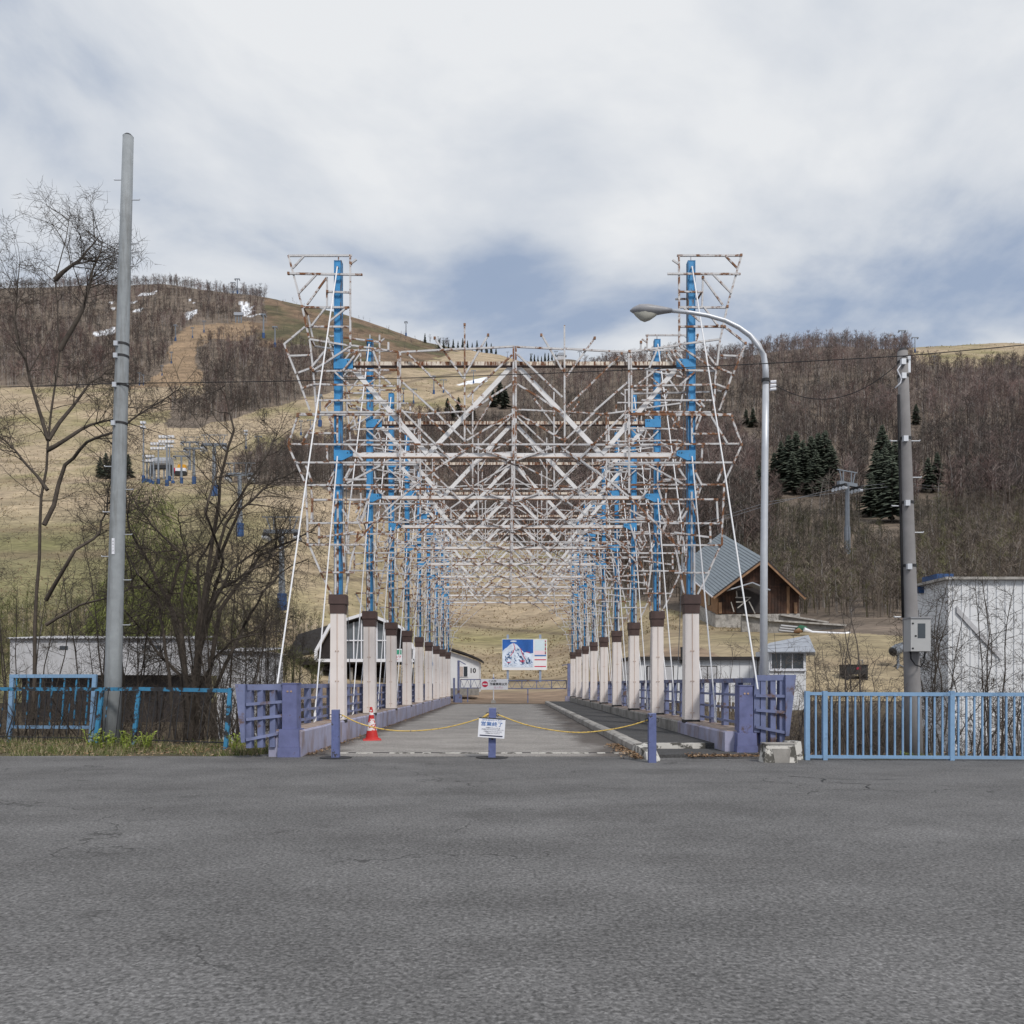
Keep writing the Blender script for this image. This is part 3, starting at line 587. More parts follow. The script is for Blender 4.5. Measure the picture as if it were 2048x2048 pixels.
# ------------------------------------------------------------------ portal frames (nine alike, one bay apart)
KP = 92.0; CX = 1029.3
def cv(o, s): return lambda x, y: ((o[0] + x * s - CX) / KP, H + (VY - (o[1] + y * s)) / KP)
tA = cv((540, 480), .2588); tL = cv((560, 640), .15528); tM = cv((560, 900), .15528); tC = cv((780, 660), .15528)
LAT = []     # (name, [(x,z)...], width)
def ln(f, pts, w=.038, name='lattice_bar'):
    q = [f(*p) for p in pts]
    for a, b in zip(q, q[1:]): LAT.append((name, a, b, w))
for p in ([(155, 145), (642, 145)], [(155, 145), (262, 540), (312, 775)], [(630, 145), (632, 835)], [(160, 290), (725, 298)], [(265, 540), (630, 540)], [(305, 690), (630, 692)]): ln(tA, p, .040)
for p in ([(635, 210), (680, 180)], [(280, 150), (190, 245)], [(370, 300), (235, 440)], [(450, 310), (450, 535)], [(448, 315), (300, 525)], [(455, 425), (630, 428)], [(445, 545), (335, 690)], [(600, 555), (470, 660)]): ln(tA, p, .036)
for p in ([(400, 285), (440, 640), (465, 900), (490, 1200)], [(345, 130), (80, 345)], [(80, 345), (235, 735), (405, 1195)], [(150, 495), (400, 482)], [(255, 715), (420, 655), (610, 420)], [(450, 690), (930, 380)],
          [(400, 280), (930, 360), (1560, 450)], [(1410, 325), (1410, 432)], [(1050, 400), (830, 690)], [(1210, 420), (1300, 660)], [(450, 690), (1530, 668)], [(720, 700), (900, 855)], [(1240, 690), (1440, 855)],
          [(310, 912), (450, 865), (1500, 890)], [(490, 1060), (1400, 1066)], [(660, 1080), (592, 1150)], [(250, 1270), (130, 1620)], [(510, 1280), (310, 1612)], [(390, 1490), (742, 1490)], [(755, 1270), (755, 1632)],
          [(130, 1622), (1530, 1630)], [(645, 1270), (705, 1440)], [(626, 1660), (632, 1842)], [(130, 1640), (228, 1860), (342, 2114)], [(900, 1640), (1080, 1832)], [(225, 1860), (1800, 1862)], [(960, 1250), (1000, 1430)], [(1530, 900), (1530, 1230)]): ln(tL, p)
ln(tL, [(250, 1240), (1560, 1234)], .058); ln(tL, [(520, 1216), (1350, 1212)], .034)
ln(tL, [(1531, 450), (1531, 1240)], .034); ln(tL, [(1560, 445), (1560, 2244)], .040)
for p in ([(360, 230), (440, 440)], [(340, 470), (1550, 472)], [(440, 660), (1150, 660)], [(390, 960), (1180, 955)], [(380, 1236), (1140, 1236)], [(550, 1590), (980, 1592)], [(350, 470), (372, 960), (380, 1236)], [(440, 660), (422, 952)],
          [(525, 980), (525, 1222)], [(530, 1142), (990, 1076)], [(400, 1250), (545, 1590), (680, 1872)], [(880, 450), (1300, 225)], [(1080, 690), (990, 830)], [(1200, 510), (1060, 940)], [(1020, 1080), (930, 1440), (860, 1862)],
          [(875, 960), (875, 1342)], [(822, 1100), (846, 1570)], [(720, 300), (632, 480), (692, 640)], [(820, 780), (884, 905)], [(735, 1250), (735, 1872)], [(702, 850), (752, 680)], [(1550, 640), (1200, 980), (980, 1210)], [(930, 240), (840, 405)], [(845, 405), (1130, 402)], [(1858, 375), (1550, 640)]): ln(tM, p)
for p in ([(580, 125), (945, 640)], [(1265, 90), (966, 600)], [(240, 340), (945, 1025)], [(1570, 350), (1000, 890)], [(1570, 710), (1290, 890), (980, 1110)], [(160, 690), (590, 1080), (960, 1440)], [(160, 1060), (590, 1490), (780, 1680)],
          [(1570, 1100), (990, 1440)], [(130, 1495), (1598, 1495)], [(1040, 1510), (780, 1680), (575, 1825)], [(575, 1825), (455, 1912)], [(1060, 1512), (1220, 1570), (1590, 1690)], [(130, 320), (960, 272), (1598, 237)]): ln(tC, p)
ln(tC, [(965, -35), (965, 1490)], .036, 'lattice_post')
BEAM_T = H + (VY - 728.6) / KP; BEAM_M = H + (VY - 911) / KP; XM = 352.3 / KP     # beam heights, mast offset
xv = tA(1215, 1650)[0]
def bend(a): return a
root = thing('portal_frame', 'nearest blue and white portal frame, its full lattice and top panels in view', 'portal frame', (.145, Z0, 0))
rb = random.Random(3)
for s in (-1, 1):
    ang = 1 if s < 0 else -1
    col = MB().frus(s * XM, 0, .47, 2.78, .158, .15, .146, .14).build('column', M['column'], root)
    MB().box(s * XM - .004, s * XM + .004, -.154, -.145, .50, 2.76).build('seam', M['seam'], col)
    MB().frus(s * XM, 0, .40, .47, .165, .16, .165, .16).build('base_plate', M['dark'], col)
    for zz_ in (.62, 1.3, 1.95): 
        for e_ in (-.03, .03): MB().tube([(s * XM + e_, -.150, zz_), (s * XM + e_, -.162, zz_)], .012, 6).build('bolt', M['seam'], col)
    cp = MB().frus(s * XM, 0, 2.76, 2.965, .155, .15, .165, .16).build('cap', M['cap'], root)
    MB().frus(s * XM, 0, 2.967, 3.17, .185, .18, .18, .175).build('cap_collar', M['cap'], cp)
    m_ = MB(); zt_ = H + (VY - 524) / KP
    m_.box(s * XM - .058, s * XM + .058, -.07, .07, 3.10, zt_); ms = m_.build('mast', M['mast'], root)
    for e_ in (-1, 1): MB().box(s * XM + e_ * .070 - .012, s * XM + e_ * .070 + .012, -.085, .085, 3.12, zt_ - .004).build('flange', M['mast_edge'], ms)
    MB().box(s * XM - .02, s * XM + .02, -.092, -.071, 3.2, 5.4).build('conduit', M['bar'], ms)
    MB().tube([(s * XM, -.06, zt_ - .17), (s * XM, -.13, zt_ - .17)], .022, 6).build('eye_bolt', M['bar'], ms)
    MB().tube([(s * XM, 0, zt_), (s * XM, 0, zt_ + .14)], .014, 6).build('pin', M['bar'], ms)
    MB().box(*sorted((s * (XM + .085), s * (XM - .33))), -.105, -.075, BEAM_T - .13, BEAM_T + .08).build('bracket', M['mast'], root)
    a, b, c_ = s * (XM + .08), s * (XM - .33), s * (XM - .1)
    MB().prism([(a, -.105, BEAM_M + .085), (b, -.105, BEAM_M + .085), (b, -.105, BEAM_M - .02), (c_, -.105, BEAM_M - .13), (a, -.105, BEAM_M - .13)], (0, .03, 0)).build('bracket', M['mast'], root)
    for zz_ in (BEAM_T + .03, BEAM_M + .03):
        for e_ in (.22, .28): MB().tube([(s * (XM - e_), -.105, zz_), (s * (XM - e_), -.118, zz_)], .012, 6).build('bolt', M['dark'], root)
    # side truss members of the W between the two beams
    bar_obj('truss_diagonal', (s * (XM - .33), -.03, BEAM_T - .12), (s * abs(xv), -.03, BEAM_M + .03), .10, .05, M['beam'], root)
    bar_obj('truss_diagonal', (s * abs(xv) * .99, .03, BEAM_M + .03), (s * .05, .03, BEAM_T - .02), .10, .05, M['beam'], root)
    # guy ropes: white ones pulled forward, dark ones back
    out = .30 if s < 0 else .34
    t = MB().tube([(s * XM, -.13, zt_ - .17), (s * (XM + out * .5), -2.1, (zt_ + .4) / 2 + .02), (s * (XM + out), -3.7, 1.25 if s < 0 else 1.15)], .015, 6); t.build('guy_rope', M['rope'], root)
    t = MB().tube([(s * XM, -.12, BEAM_M - .05), (s * (XM + .24), -1.25, .46)], .015, 6); t.build('guy_rope', M['rope'], root)
    for q in range(3): MB().tube([(s * (XM + .235 + q * .003), -1.22 + q * .02, .48 + q * .10), (s * (XM + .232), -1.2, .56 + q * .1)], .03 - q * .003, 6).build('rope_knot', M['rope'], root)
    MB().tube([(s * (XM + .06), .10, zt_ - .6), (s * (XM + .26), 2.85, .46)], .010, 5).build('stay_cable', M['cable'], root)
    MB().tube([(s * (XM - .16), .02, BEAM_T - .1), (s * (XM - .155), .02, 6.2), (s * (XM - .19), .02, 3.2)], .008, 5).build('stay_cable', M['cable'], root)
# beams
bt = bar_obj('top_beam', (-(XM - .26), 0, BEAM_T), (XM - .26, 0, BEAM_T), .085, .09, M['beam_rust'], root)
bar_obj('beam_flange', (-(XM - .3), 0, BEAM_T - .052), (XM - .3, 0, BEAM_T - .050), .014, .12, M['cap'], root)
bar_obj('middle_beam', (-(XM - .26), 0, BEAM_M), (XM - .26, 0, BEAM_M), .085, .08, M['beam'], root)
bar_obj('beam_flange', (-(XM - .3), 0, BEAM_M - .05), (XM - .3, 0, BEAM_M - .05), .016, .11, M['seam'], root)
z1_, z0_ = tC(1598, 235)[1], tC(1598, 1695)[1]
for e_ in (-.026, .026): bar_obj('king_post', (e_, -.10, z0_), (e_, -.10, z1_), .040, .05, M['bar'], root)
for s in (-1, 1):
    for i, (nm, a, b, wd) in enumerate(LAT):
        yj = -.125 - (i % 5) * .012 if abs(a[0]) > 2.2 else -.075 - (i % 4) * .014
        ja = [rb.uniform(-.012, .012) for _ in range(4)] if s > 0 else [0] * 4
        if nm == 'lattice_bar' and s > 0 and rb.random() < .03: continue
        if rb.random() < (.05 if abs(a[0]) > 2.4 else .17):        # second layer of the frame and the short ties that hold it off
            dx_, dz_ = rb.uniform(-.06, .06), rb.uniform(-.06, .06)
            bar_obj('lattice_bar', (s * -a[0] + dx_, .16 + (i % 3) * .02, a[1] + dz_), (s * -b[0] + dx_, .16 + (i % 3) * .02, b[1] + dz_), .034, .034, M['bar'], root)
            bar_obj('lattice_tie', (s * -a[0], yj, a[1]), (s * -a[0] + dx_, .17, a[1] + dz_), .03, .03, M['seam_rust'], root)
        if abs(a[0]) > .2 and rb.random() < .45: bar_obj('clamp', (s * -a[0], yj - .006, a[1] - .027), (s * -a[0], yj - .006, a[1] + .027), .048, .05, M['seam_rust'], root)
        bar_obj(nm, (s * -a[0] + ja[0], yj, a[1] + ja[1]), (s * -b[0] + ja[2], yj + rb.uniform(-.02, .02), b[1] + ja[3]), wd, .034, M['bar'], root)
ORD = ['', 'second', 'third', 'fourth', 'fifth', 'sixth', 'seventh', 'eighth', 'ninth and farthest']
root['group'] = 'portal frames along the bridge'
keepable = ('lattice_bar',)
for i in range(1, NB):
    rr = random.Random(50 + i)
    c = copy_tree(root, None, lambda ch: not (ch.name.startswith('lattice_bar') and rr.random() < .06))
    c.location = (.145, Z0 + BAY * i, 0); c['label'] = ORD[i] + ' blue and white portal frame counted from the near end of the bridge'
    for ch in c.children:
        if ch.name.startswith('lattice_bar') and rr.random() < .14:
            ch.matrix_basis = Matrix.Translation((rr.uniform(-.05, .05), 0, rr.uniform(-.06, .06))) @ ch.matrix_basis @ Matrix.Rotation(rr.uniform(-.02, .02), 4, 'Y')

# ------------------------------------------------------------------ bollards, rope, notice, cone
def bollard(label, sx, Zb, ztop, w, tilt, plate):
    t = thing('bollard', label, 'bollard', (X_(sx, Zb), Zb, 0), 'bollards across the bridge entrance'); t.rotation_euler = (0, tilt, 0)
    MB().frus(0, 0, -.02, ztop, w, w, w * .97, w * .97).build('post', M['bol'], t)
    MB().frus(0, 0, ztop, ztop + .012, w * 1.03, w * 1.03, w * .9, w * .9).build('cap', M['lav'], t)
    if plate: MB().tube([(0, 0, .003), (0, 0, .012)], plate, 16).build('ground_plate', M['dark'], t)
    for s in (-1, 1):
        pts = [(s * (w + .022 + .026 * math.cos(a)), -.01, ztop - .10 + .03 * math.sin(a)) for a in [i * math.pi / 5 for i in range(11)]]
        MB().tube(pts, .006, 5).build('ring', M['dark'], t)
    return t
bollard('blue bollard at the left, in front of the first cream column', 671.5, 13.92, .80, .062, 0, .27)
bollard('middle blue bollard with scraped foot, carrying the white notice', 984, 13.93, .83, .062, .012, .27)
bollard('blue bollard at the right, beside the white painted kerb end', 1304, 13.12, .77, .060, 0, 0)
def rope(label, pts):
    p = [Vector(q) for q in pts]; out = []
    for i in range(len(p) - 1):
        for k in range(14):
            t = k / 14; a = p[max(i - 1, 0)]; b = p[i]; c = p[i + 1]; d = p[min(i + 2, len(p) - 1)]
            out.append(.5 * ((2 * b) + (c - a) * t + (2 * a - 5 * b + 4 * c - d) * t * t + (3 * b - a - 3 * c + d) * t ** 3))
    out.append(p[-1])
    n = len(out); v = MB(); r_ = [.011 + .0022 * math.sin(i * 2.2) for i in range(n)]
    o = v.tube(out, r_, 6).build('barrier_rope', M['yrope'], smooth=True); tag(o, label, 'rope', 'ropes between the bollards'); return o
rope('yellow rope sagging between the left and middle bollards', [P(684, 1430, 13.9), P(720, 1447, 13.9), P(770, 1459, 13.9), P(821, 1462, 13.9), P(880, 1457, 13.9), P(930, 1446, 13.9), P(974, 1432, 13.9)])
rope('yellow rope sagging between the middle and right bollards', [P(995, 1429, 13.9), P(1050, 1449, 13.8), P(1110, 1461, 13.65), P(1161, 1465, 13.5), P(1215, 1460, 13.35), P(1260, 1451, 13.25), P(1296, 1440, 13.13)])
kn = MB().tube([P(968, 1434, 13.88), P(975, 1430, 13.88), P(978, 1427, 13.88)], [.02, .026, .012], 7).build('rope_knot', M['yrope']); tag(kn, 'yellow rope knot tied to the ring left of the middle bollard', 'knot')
# notice hung on the middle bollard
k0 = 13.80; c0 = P(983.3, 1456, k0); n_ = thing('closing_notice', 'small white notice with blue characters hung on the middle bollard', 'notice', c0); n_.rotation_euler = (R(-3), R(3.9), 0)
hw, hh = 26.6 / F * k0, 19.6 / F * k0
MB().box(-hw, hw, -.006, .006, -hh, hh).build('board', M['sign'], n_)
MB().box(-hw, hw, -.009, -.003, hh - .012, hh + .004).build('top_strip', M['dark'], n_)
MB().box(-hw * .86, hw * .86, -.0085, -.006, -hh * .86, -hh * .74).build('bottom_strip', M['ink_navy'], n_)
text_obj('heading', '2015-2016シーズン', .040, M['ink_blue'], n_, (0, -.008, hh * .80))
text_obj('heading', '営業終了', .078, M['ink_blue'], n_, (0, -.008, hh * .37), bold=.0006, sx=1.2)
for i, (z_, l_) in enumerate(((.0, .5), (-.17, .8), (-.37, .66), (-.55, .5))):
    text_obj('small_print', 'ご利用ありがとうございました来シーズン'[:int(24 * l_)], .020, M['ink_navy'], n_, (.02, -.008, hh * z_))
# traffic cone
cz = 18.2; ct = thing('traffic_cone', 'faded red traffic cone with torn white sleeve by the left parapet', 'cone', (X_(744, cz), cz, 0)); ct.rotation_euler = (0, R(-1.5), .2)
MB().frus(0, 0, .006, .035, .20, .20, .19, .19).build('base', M['cone_red'], ct)
prof = [(.155, .035), (.135, .06), (.118, .14)]
def conez(z0, z1, r0, r1, m, nm): MB().tube([(0, 0, z0), (0, 0, z1)], [r0, r1], 20).build(nm, m, ct, smooth=False)
conez(.035, .07, .165, .135, M['cone_red'], 'body'); conez(.07, .22, .135, .108, M['cone_red'], 'body'); conez(.22, .48, .109, .066, M['cone_white'], 'sleeve'); conez(.48, .56, .064, .052, M['cone_red'], 'body'); conez(.56, .68, .054, .036, M['cone_white'], 'sleeve'); conez(.68, .735, .034, .026, M['cone_red'], 'tip')

# ------------------------------------------------------------------ no-entry board and gate at the far end
zb = 51.6; s_ = thing('no_entry_board', 'white no-entry board on a thin stand at the far end of the bridge', 'sign', (X_(987, zb), zb, 0))
MB().tube([(0, 0, .1), (0, 0, 1.85)], .035, 8).build('post', M['sign'], s_)
MB().frus(0, 0, 0, .24, .18, .18, .10, .10).build('base', M['concrete'], s_)
MB().tube([(.0, 0, 1.52), (.0, 0, 1.62)], .07, 8).build('collar', M['lav'], s_)
bw = 27 / F * zb; bc = X_(989, zb) - X_(987, zb); bz0, bz1 = Z_(1379.3, zb), Z_(1358, zb)
MB().box(bc - bw, bc + bw, -.06, -.035, bz0, bz1).build('board', M['sign'], s_)
zc = (bz0 + bz1) / 2
MB().tube([(bc - bw * .70, -.062, zc + .01), (bc - bw * .70, -.067, zc + .01)], .19, 24).build('no_entry_disc', M['ink_red'], s_)
MB().box(bc - bw * .70 - .15, bc - bw * .70 + .15, -.071, -.068, zc - .025, zc + .045).build('no_entry_bar', M['sign'], s_)
text_obj('lettering', 'この先', .17, M['ink_black'], s_, (bc - bw * .15, -.063, bz1 - .14), bold=.003)
text_obj('lettering', '作業車両以外', .185, M['ink_black'], s_, (bc + bw * .30, -.063, zc + .0), bold=.005)
text_obj('lettering', '進入禁止', .15, M['ink_pink'], s_, (bc + bw * .30, -.063, bz0 + .13))
# blue swing gate
def gate_post(label, sx, Zg, y0, y1, w_):
    t = thing('gate_post', label, 'gate post', (X_(sx, Zg), Zg, 0))
    MB().box(-w_, w_, -.07, .07, 0, Z_(y0, Zg)).build('post', M['lav'], t)
    return t
g1 = gate_post('tall lavender gate post beside the white cabin', 917, 52.2, 1321, 1382, .07)
MB().frus(0, 0, 0, .55, .24, .24, .2, .2).build('footing', M['lav'], g1); MB().bar((0, 0, 3.0 - .3), (.45, 0, 2.45), .06).build('arm', M['lav'], g1)
MB().box(-.34, -.22, -.06, .06, 0, 1.6).build('stop_post', M['lav'], g1)
g2 = gate_post('tall lavender gate post at the far end of the right parapet', 1138, 52.2, 1327, 1394, .10)
MB().bar((0, 0, 2.45), (-.45, 0, 2.4), .05).build('arm', M['lav'], g2); MB().frus(0, 0, 0, .45, .26, .26, .24, .24).build('footing', M['lav_plinth'], g2)
def leaf(label, x0, x1, Zg, z0, z1, n):
    t = thing('swing_gate', label, 'gate', (x0, Zg, 0)); l_ = x1 - x0
    for z in (z0, z1): bar_obj('rail', (0, 0, z), (l_, 0, z), .06, .06, M['lav'], t)
    for i in range(n + 1): bar_obj('upright', (l_ * i / n, 0, z0), (l_ * i / n, 0, z1), .05, .05, M['lav'], t)
    for i in range(n * 3):
        a = l_ * i / (n * 3); b = l_ * (i + 1) / (n * 3); bar_obj('lacing', (a, .01, z0 if i % 2 else z1), (b, .01, z1 if i % 2 else z0), .022, .022, M['lav'], t)
    bar_obj('hinge_leg', (l_ * .35, 0, 0), (l_ * .35, 0, z0), .07, .07, M['lav'], t)
    return t
leaf('lavender lattice gate leaf in front of the white cabin', X_(921, 52.4), X_(962, 52.4), 52.4, Z_(1376, 52.4), Z_(1359, 52.4), 2)
leaf('long lavender lattice gate leaf below the piste map', X_(1014, 52.6), X_(1133, 52.6), 52.6, Z_(1377, 52.6), Z_(1361, 52.6), 4)

# ------------------------------------------------------------------ piste map board
zm = 80.0; gzm = float(zt(X_(1049, zm), zm)); mb_ = thing('piste_map_board', 'large white ski piste map board on two pale blue posts', 'map board', (X_(1049, zm), zm, gzm))
u = lambda sx: X_(sx, zm) - X_(1049, zm); vz = lambda sy: Z_(sy, zm) - gzm
for sx in (1015.5, 1080.5):
    MB().box(u(sx) - .11, u(sx) + .11, .1, .3, -.3, vz(1269)).build('post', M['steel_blue'], mb_)
MB().box(u(1004), u(1094.5), -.03, .1, vz(1340), vz(1277.5)).build('board', M['sign'], mb_)
for a in ((1004, 1004.6, 1277.5, 1340), (1093.8, 1094.5, 1277.5, 1340), (1004.6, 1093.8, 1277.5, 1278.3)): MB().box(u(a[0]), u(a[1]), -.05, -.028, vz(a[3]), vz(a[2])).build('edge_strip', M['map_frame'], mb_)
MB().box(u(1004.8), u(1066.5), -.040, -.030, vz(1335), vz(1279)).build('picture_sky', M['map_sky'], mb_)
prof = [(1004.9, 1303), (1009, 1298), (1014, 1295), (1019, 1290), (1024, 1287), (1028, 1286.5), (1033, 1289), (1038, 1294), (1043, 1300), (1048, 1305), (1054, 1304.5), (1060, 1307), (1066.4, 1306), (1066.4, 1335), (1004.9, 1335)]
MB().prism([(u(a), -.046, vz(b)) for a, b in prof], (0, .005, 0)).build('picture_mountain', M['map_snow'], mb_)
MB().prism([(u(1027 + 6.5 * math.cos(a)), -.0465, vz(1282.5 + 1.8 * math.sin(a))) for a in [i * math.pi / 8 for i in range(16)]], (0, .005, 0)).build('picture_cloud', M['map_snow'], mb_)
rm = random.Random(4)
for i in range(150):
    a, b = rm.uniform(1008, 1063), rm.uniform(1291, 1333); 
    if b < 1290 + abs(a - 1028) * .85: continue
    l_, h_ = rm.uniform(1.0, 3.2), rm.uniform(2, 6) if b < 1325 else .8
    MB().prism([(u(a), -.0505, vz(b)), (u(a + l_), -.0505, vz(b + .5)), (u(a + l_ * 1.3), -.0505, vz(b + h_)), (u(a + .3), -.0505, vz(b + h_ * .8))], (0, .004, 0)).build('picture_forest', M['map_tree'], mb_)
for pts in ([(1027, 1287), (1030, 1296), (1026, 1304), (1021, 1312)], [(1041, 1297), (1045, 1308), (1050, 1318)], [(1052, 1304), (1060, 1305)], [(1040, 1321), (1050, 1321.5)], [(1040, 1323.3), (1049, 1323.6)], [(1014, 1325), (1022, 1324)]):
    for a, b in zip(pts, pts[1:]): MB().bar((u(a[0]), -.0545, vz(a[1])), (u(b[0]), -.0545, vz(b[1])), .06, .004).build('picture_run', M['ink_red'], mb_)
MB().box(u(1069), u(1089), -.040, -.030, vz(1301), vz(1280)).build('legend_panel', M['map_pale'], mb_)
MB().box(u(1069), u(1089), -.040, -.030, vz(1309), vz(1302)).build('legend_panel', M['map_pink'], mb_)
MB().box(u(1069), u(1092), -.040, -.030, vz(1312.5), vz(1310)).build('legend_stripe', M['ink_blue'], mb_)
for y_ in (1318.5, 1332): MB().box(u(1069), u(1092), -.040, -.030, vz(y_ + 2), vz(y_)).build('legend_stripe', M['ink_red'], mb_)
for i in range(14):
    y_ = 1281 + i * 2.0
    MB().box(u(1089.6), u(1092), -.040, -.030, vz(y_ + 1.7), vz(y_)).build('legend_key', M[('ink_red', 'ink_black', 'map_frame', 'ink_black')[i % 4]], mb_)

# ------------------------------------------------------------------ fences along the road
# right: light blue, near new
fr = thing('road_fence', 'light blue railing fence with thin balusters right of the bridge', 'fence', (X_(1611, 13.55), 13.55, 0))
zf0, zf1 = .055, 1.115; xl = 0.0; xr = 8.2
bar_obj('top_rail', (0, 0, zf1 - .03), (.34, 0, zf1 - .03), .05, .05, M['fence_r'], fr)
bar_obj('top_rail', (.30, -.005, zf1 - .035), (xr, -.25, zf1 - .055), .06, .06, M['fence_r'], fr)
bar_obj('bottom_rail', (0, 0, zf0), (xr, -.25, zf0 - .02), .05, .05, M['fence_r'], fr)
for x in [.025, .31, 2.35, 4.4, 6.45]:
    MB().box(-.036, .036, -.036, .036, -.05, zf1 + .012).build('post', M['fence_r'], fr, loc=(x, -.03 * x, 0))
x = .165
i = 0
while x < xr:
    if all(abs(x - q) > .05 for q in (.31, 2.35, 4.4, 6.45)): bar_obj('baluster', (x, -.03 * x, zf0), (x, -.03 * x, zf1 - .04), .026, .026, M['fence_r'], fr)
    x += .1275
# left: old, peeling, leaning
fl = thing('road_fence', 'old dark fence with peeling bright blue paint left of the bridge', 'fence', (0, 0, 0))
def fp(sx, z, Zf): return Vector((X_(sx, Zf), Zf, z))
pa, pb, pc, pd = (461, 16.1), (279, 17.0), (205, 17.4), (-60, 18.2)
rf = random.Random(9)
for (sx, Zf), lean in ((pa, -.10), (pb, -.14), (pc, -.16), (pd, -.1)):
    q = fp(sx, 0, Zf); bar_obj('post', q + Vector((lean, 0, -.1)), q + Vector((0, 0, 1.16)), .075, .075, M['fence_l'], fl)
for (a, b, za, zb_) in ((pa, pb, 1.11, 1.14), (pb, pc, 1.14, 1.13), (pc, pd, 1.13, 1.13)):
    A_, B_ = fp(a[0], za, a[1]), fp(b[0], zb_, b[1]); bar_obj('top_rail', A_, B_, .075, .06, M['fence_l'], fl)
    bar_obj('bottom_rail', A_ - Vector((.1, 0, za - .10)), B_ - Vector((.12, 0, zb_ - .10)), .025, .03, M['dark'], fl)
    n = int((B_ - A_).length / .152)
    for i in range(1, n):
        p_ = A_.lerp(B_, i / n); 
        if rf.random() < .22: continue
        bar_obj('baluster', p_ - Vector((.11 + rf.uniform(-.02, .02), 0, za - .14)), p_, .013, .013, M['fence_bal'], fl)
# paler frame at the far left
fx = thing('fence_frame', 'tall pale blue fence frame behind the old fence at the far left', 'fence', (X_(190, 18.9), 18.9, 0))
bar_obj('post', (-.10, 0, -.2), (0, 0, 1.44), .09, .07, M['fence_r'], fx); bar_obj('post', (-2.1, .2, -.2), (-2.0, .2, 1.44), .09, .07, M['fence_r'], fx)
bar_obj('top_rail', (0.04, 0, 1.42), (-2.05, .2, 1.42), .08, .07, M['fence_r'], fx); bar_obj('bottom_rail', (-.08, 0, .25), (-2.1, .2, .25), .07, .06, M['fence_r'], fx)
for i in range(1, 14, 2): bar_obj('baluster', (-.08 - i * .145, .014 * i, .25), (0 - i * .145, .014 * i, 1.4), .028, .028, M['fence_l'], fx)

# ------------------------------------------------------------------ utility poles, street lamp, wires
zl = 17.8
def pole(label, base, top, r0, r1, m, bands, bolts):
    t = thing('utility_pole', label, 'utility pole', (base[0], base[1], float(zt(base[0], base[1]))))
    b0 = Vector((0, 0, -.4)); b1 = Vector(top) - t.location
    MB().tube([b0.lerp(b1, i / 6) for i in range(7)], [r0 + (r1 - r0) * i / 6 for i in range(7)], 20).build('shaft', m, t, smooth=True)
    MB().tube([b1, b1 + Vector((0, 0, .05))], [r1 * 1.02, r1 * .6], 20).build('cap', M['dark'], t)
    at_ = lambda z: b0.lerp(b1, (z - t.location.z + .4) / (b1.z + .4)); rr = lambda z: r0 + (r1 - r0) * (z - t.location.z + .4) / (b1.z + .4)
    for z in bands: 
        p = at_(z); MB().tube([p - Vector((0, 0, .025)), p + Vector((0, 0, .025))], rr(z) + .008, 20).build('clamp_band', M['dark'], t)
        MB().box(-.04, .04, -.05, .02, -.05, .05).build('clamp_lug', M['galv'], t, loc=p + Vector((-rr(z) * .5, -rr(z), -.03)))
    for z, s in bolts:
        p = at_(z) + Vector((s * rr(z) * .9, 0, 0)); MB().tube([p, p + Vector((s * .17, 0, 0)), p + Vector((s * .18, 0, .02))], .011, 6).build('step_bolt', M['galv'], t)
    return t, at_, rr
zU = lambda sy: Z_(sy, zl)
bx = X_(222, zl); topx = X_(251, zl)
zt13 = zU(274); tx13 = bx + (topx - bx) * (zt13 - .3) / (zU(461) - .3)
lp, la, lr = pole('tall pale grey concrete utility pole behind the left fence', (bx, zl), (tx13, zl, zt13), .185, .110, M['conc_pole'], [zU(690), zU(714), zU(772), zU(848)],
     [(zU(487), 1), (zU(486), -1), (zU(532), 1), (zU(505), 1), (zU(979), 1), (zU(1069), 1), (zU(1160), 1), (zU(1250), 1), (zU(933), -1), (zU(1024), -1), (zU(1113), -1), (zU(400), 1), (zU(360), -1)])
p = la(zU(1095)); MB().box(-.028, .028, -.012, 0, -.17, .17).build('number_plate', M['sign'], lp, loc=p + Vector((.0, -lr(zU(1095)) - .002, 0)))
for i, z_ in enumerate((.10, .04, -.03, -.1)): text_obj('lettering', '0417'[i], .05, M['ink_black'], lp, p + Vector((0, -lr(zU(1095)) - .016, z_)))
zr = 15.0
zR = lambda sy: Z_(sy, zr)
rp, ra_, rr_ = pole('brownish grey concrete utility pole with meter box behind the right fence', (X_(1830, zr), zr), (X_(1805, zr), zr, zR(703)), .155, .088, M['conc_pole2'], [zR(725), zR(753), zR(878), zR(1006), zR(1132)],
     [(zR(882), 1), (zR(882), -1), (zR(955), 1), (zR(1012), -1), (zR(1065), 1), (zR(1234), -1)])
q = [ra_(z) + Vector((-rr_(z) - .015, -.02, 0)) for z in (zR(790), zR(900), zR(1000), zR(1100), zR(1235))]
MB().tube(q, .022, 8).build('conduit', M['black'], rp, smooth=True)
t1 = ra_(zR(703)); MB().box(-.06, .06, -.06, .06, -.25, .05).build('top_bracket', M['galv'], rp, loc=t1 + Vector((.06, 0, -.15)))
bxp = ra_(zR(1272)); mbx = MB().box(-.185, .165, -.13, .13, -.29, .29).build('meter_box', mat('box_grey', (.42, .42, .42), .5, .05, 5), rp, loc=bxp + Vector((.0, -.25, 0)))
MB().box(-.20, .18, -.15, .15, .29, .315).build('box_lid', M['lamp'], mbx); MB().box(-.065, .07, -.134, -.131, -.06, .20).build('window', M['glass'], mbx)
for a in (-.155, -.155): pass
for x_, z_ in ((-.15, .2), (-.15, -.24), (-.10, -.02)): MB().box(x_ - .015, x_ + .015, -.138, -.131, z_ - .013, z_ + .013).build('latch', M['black'], mbx)
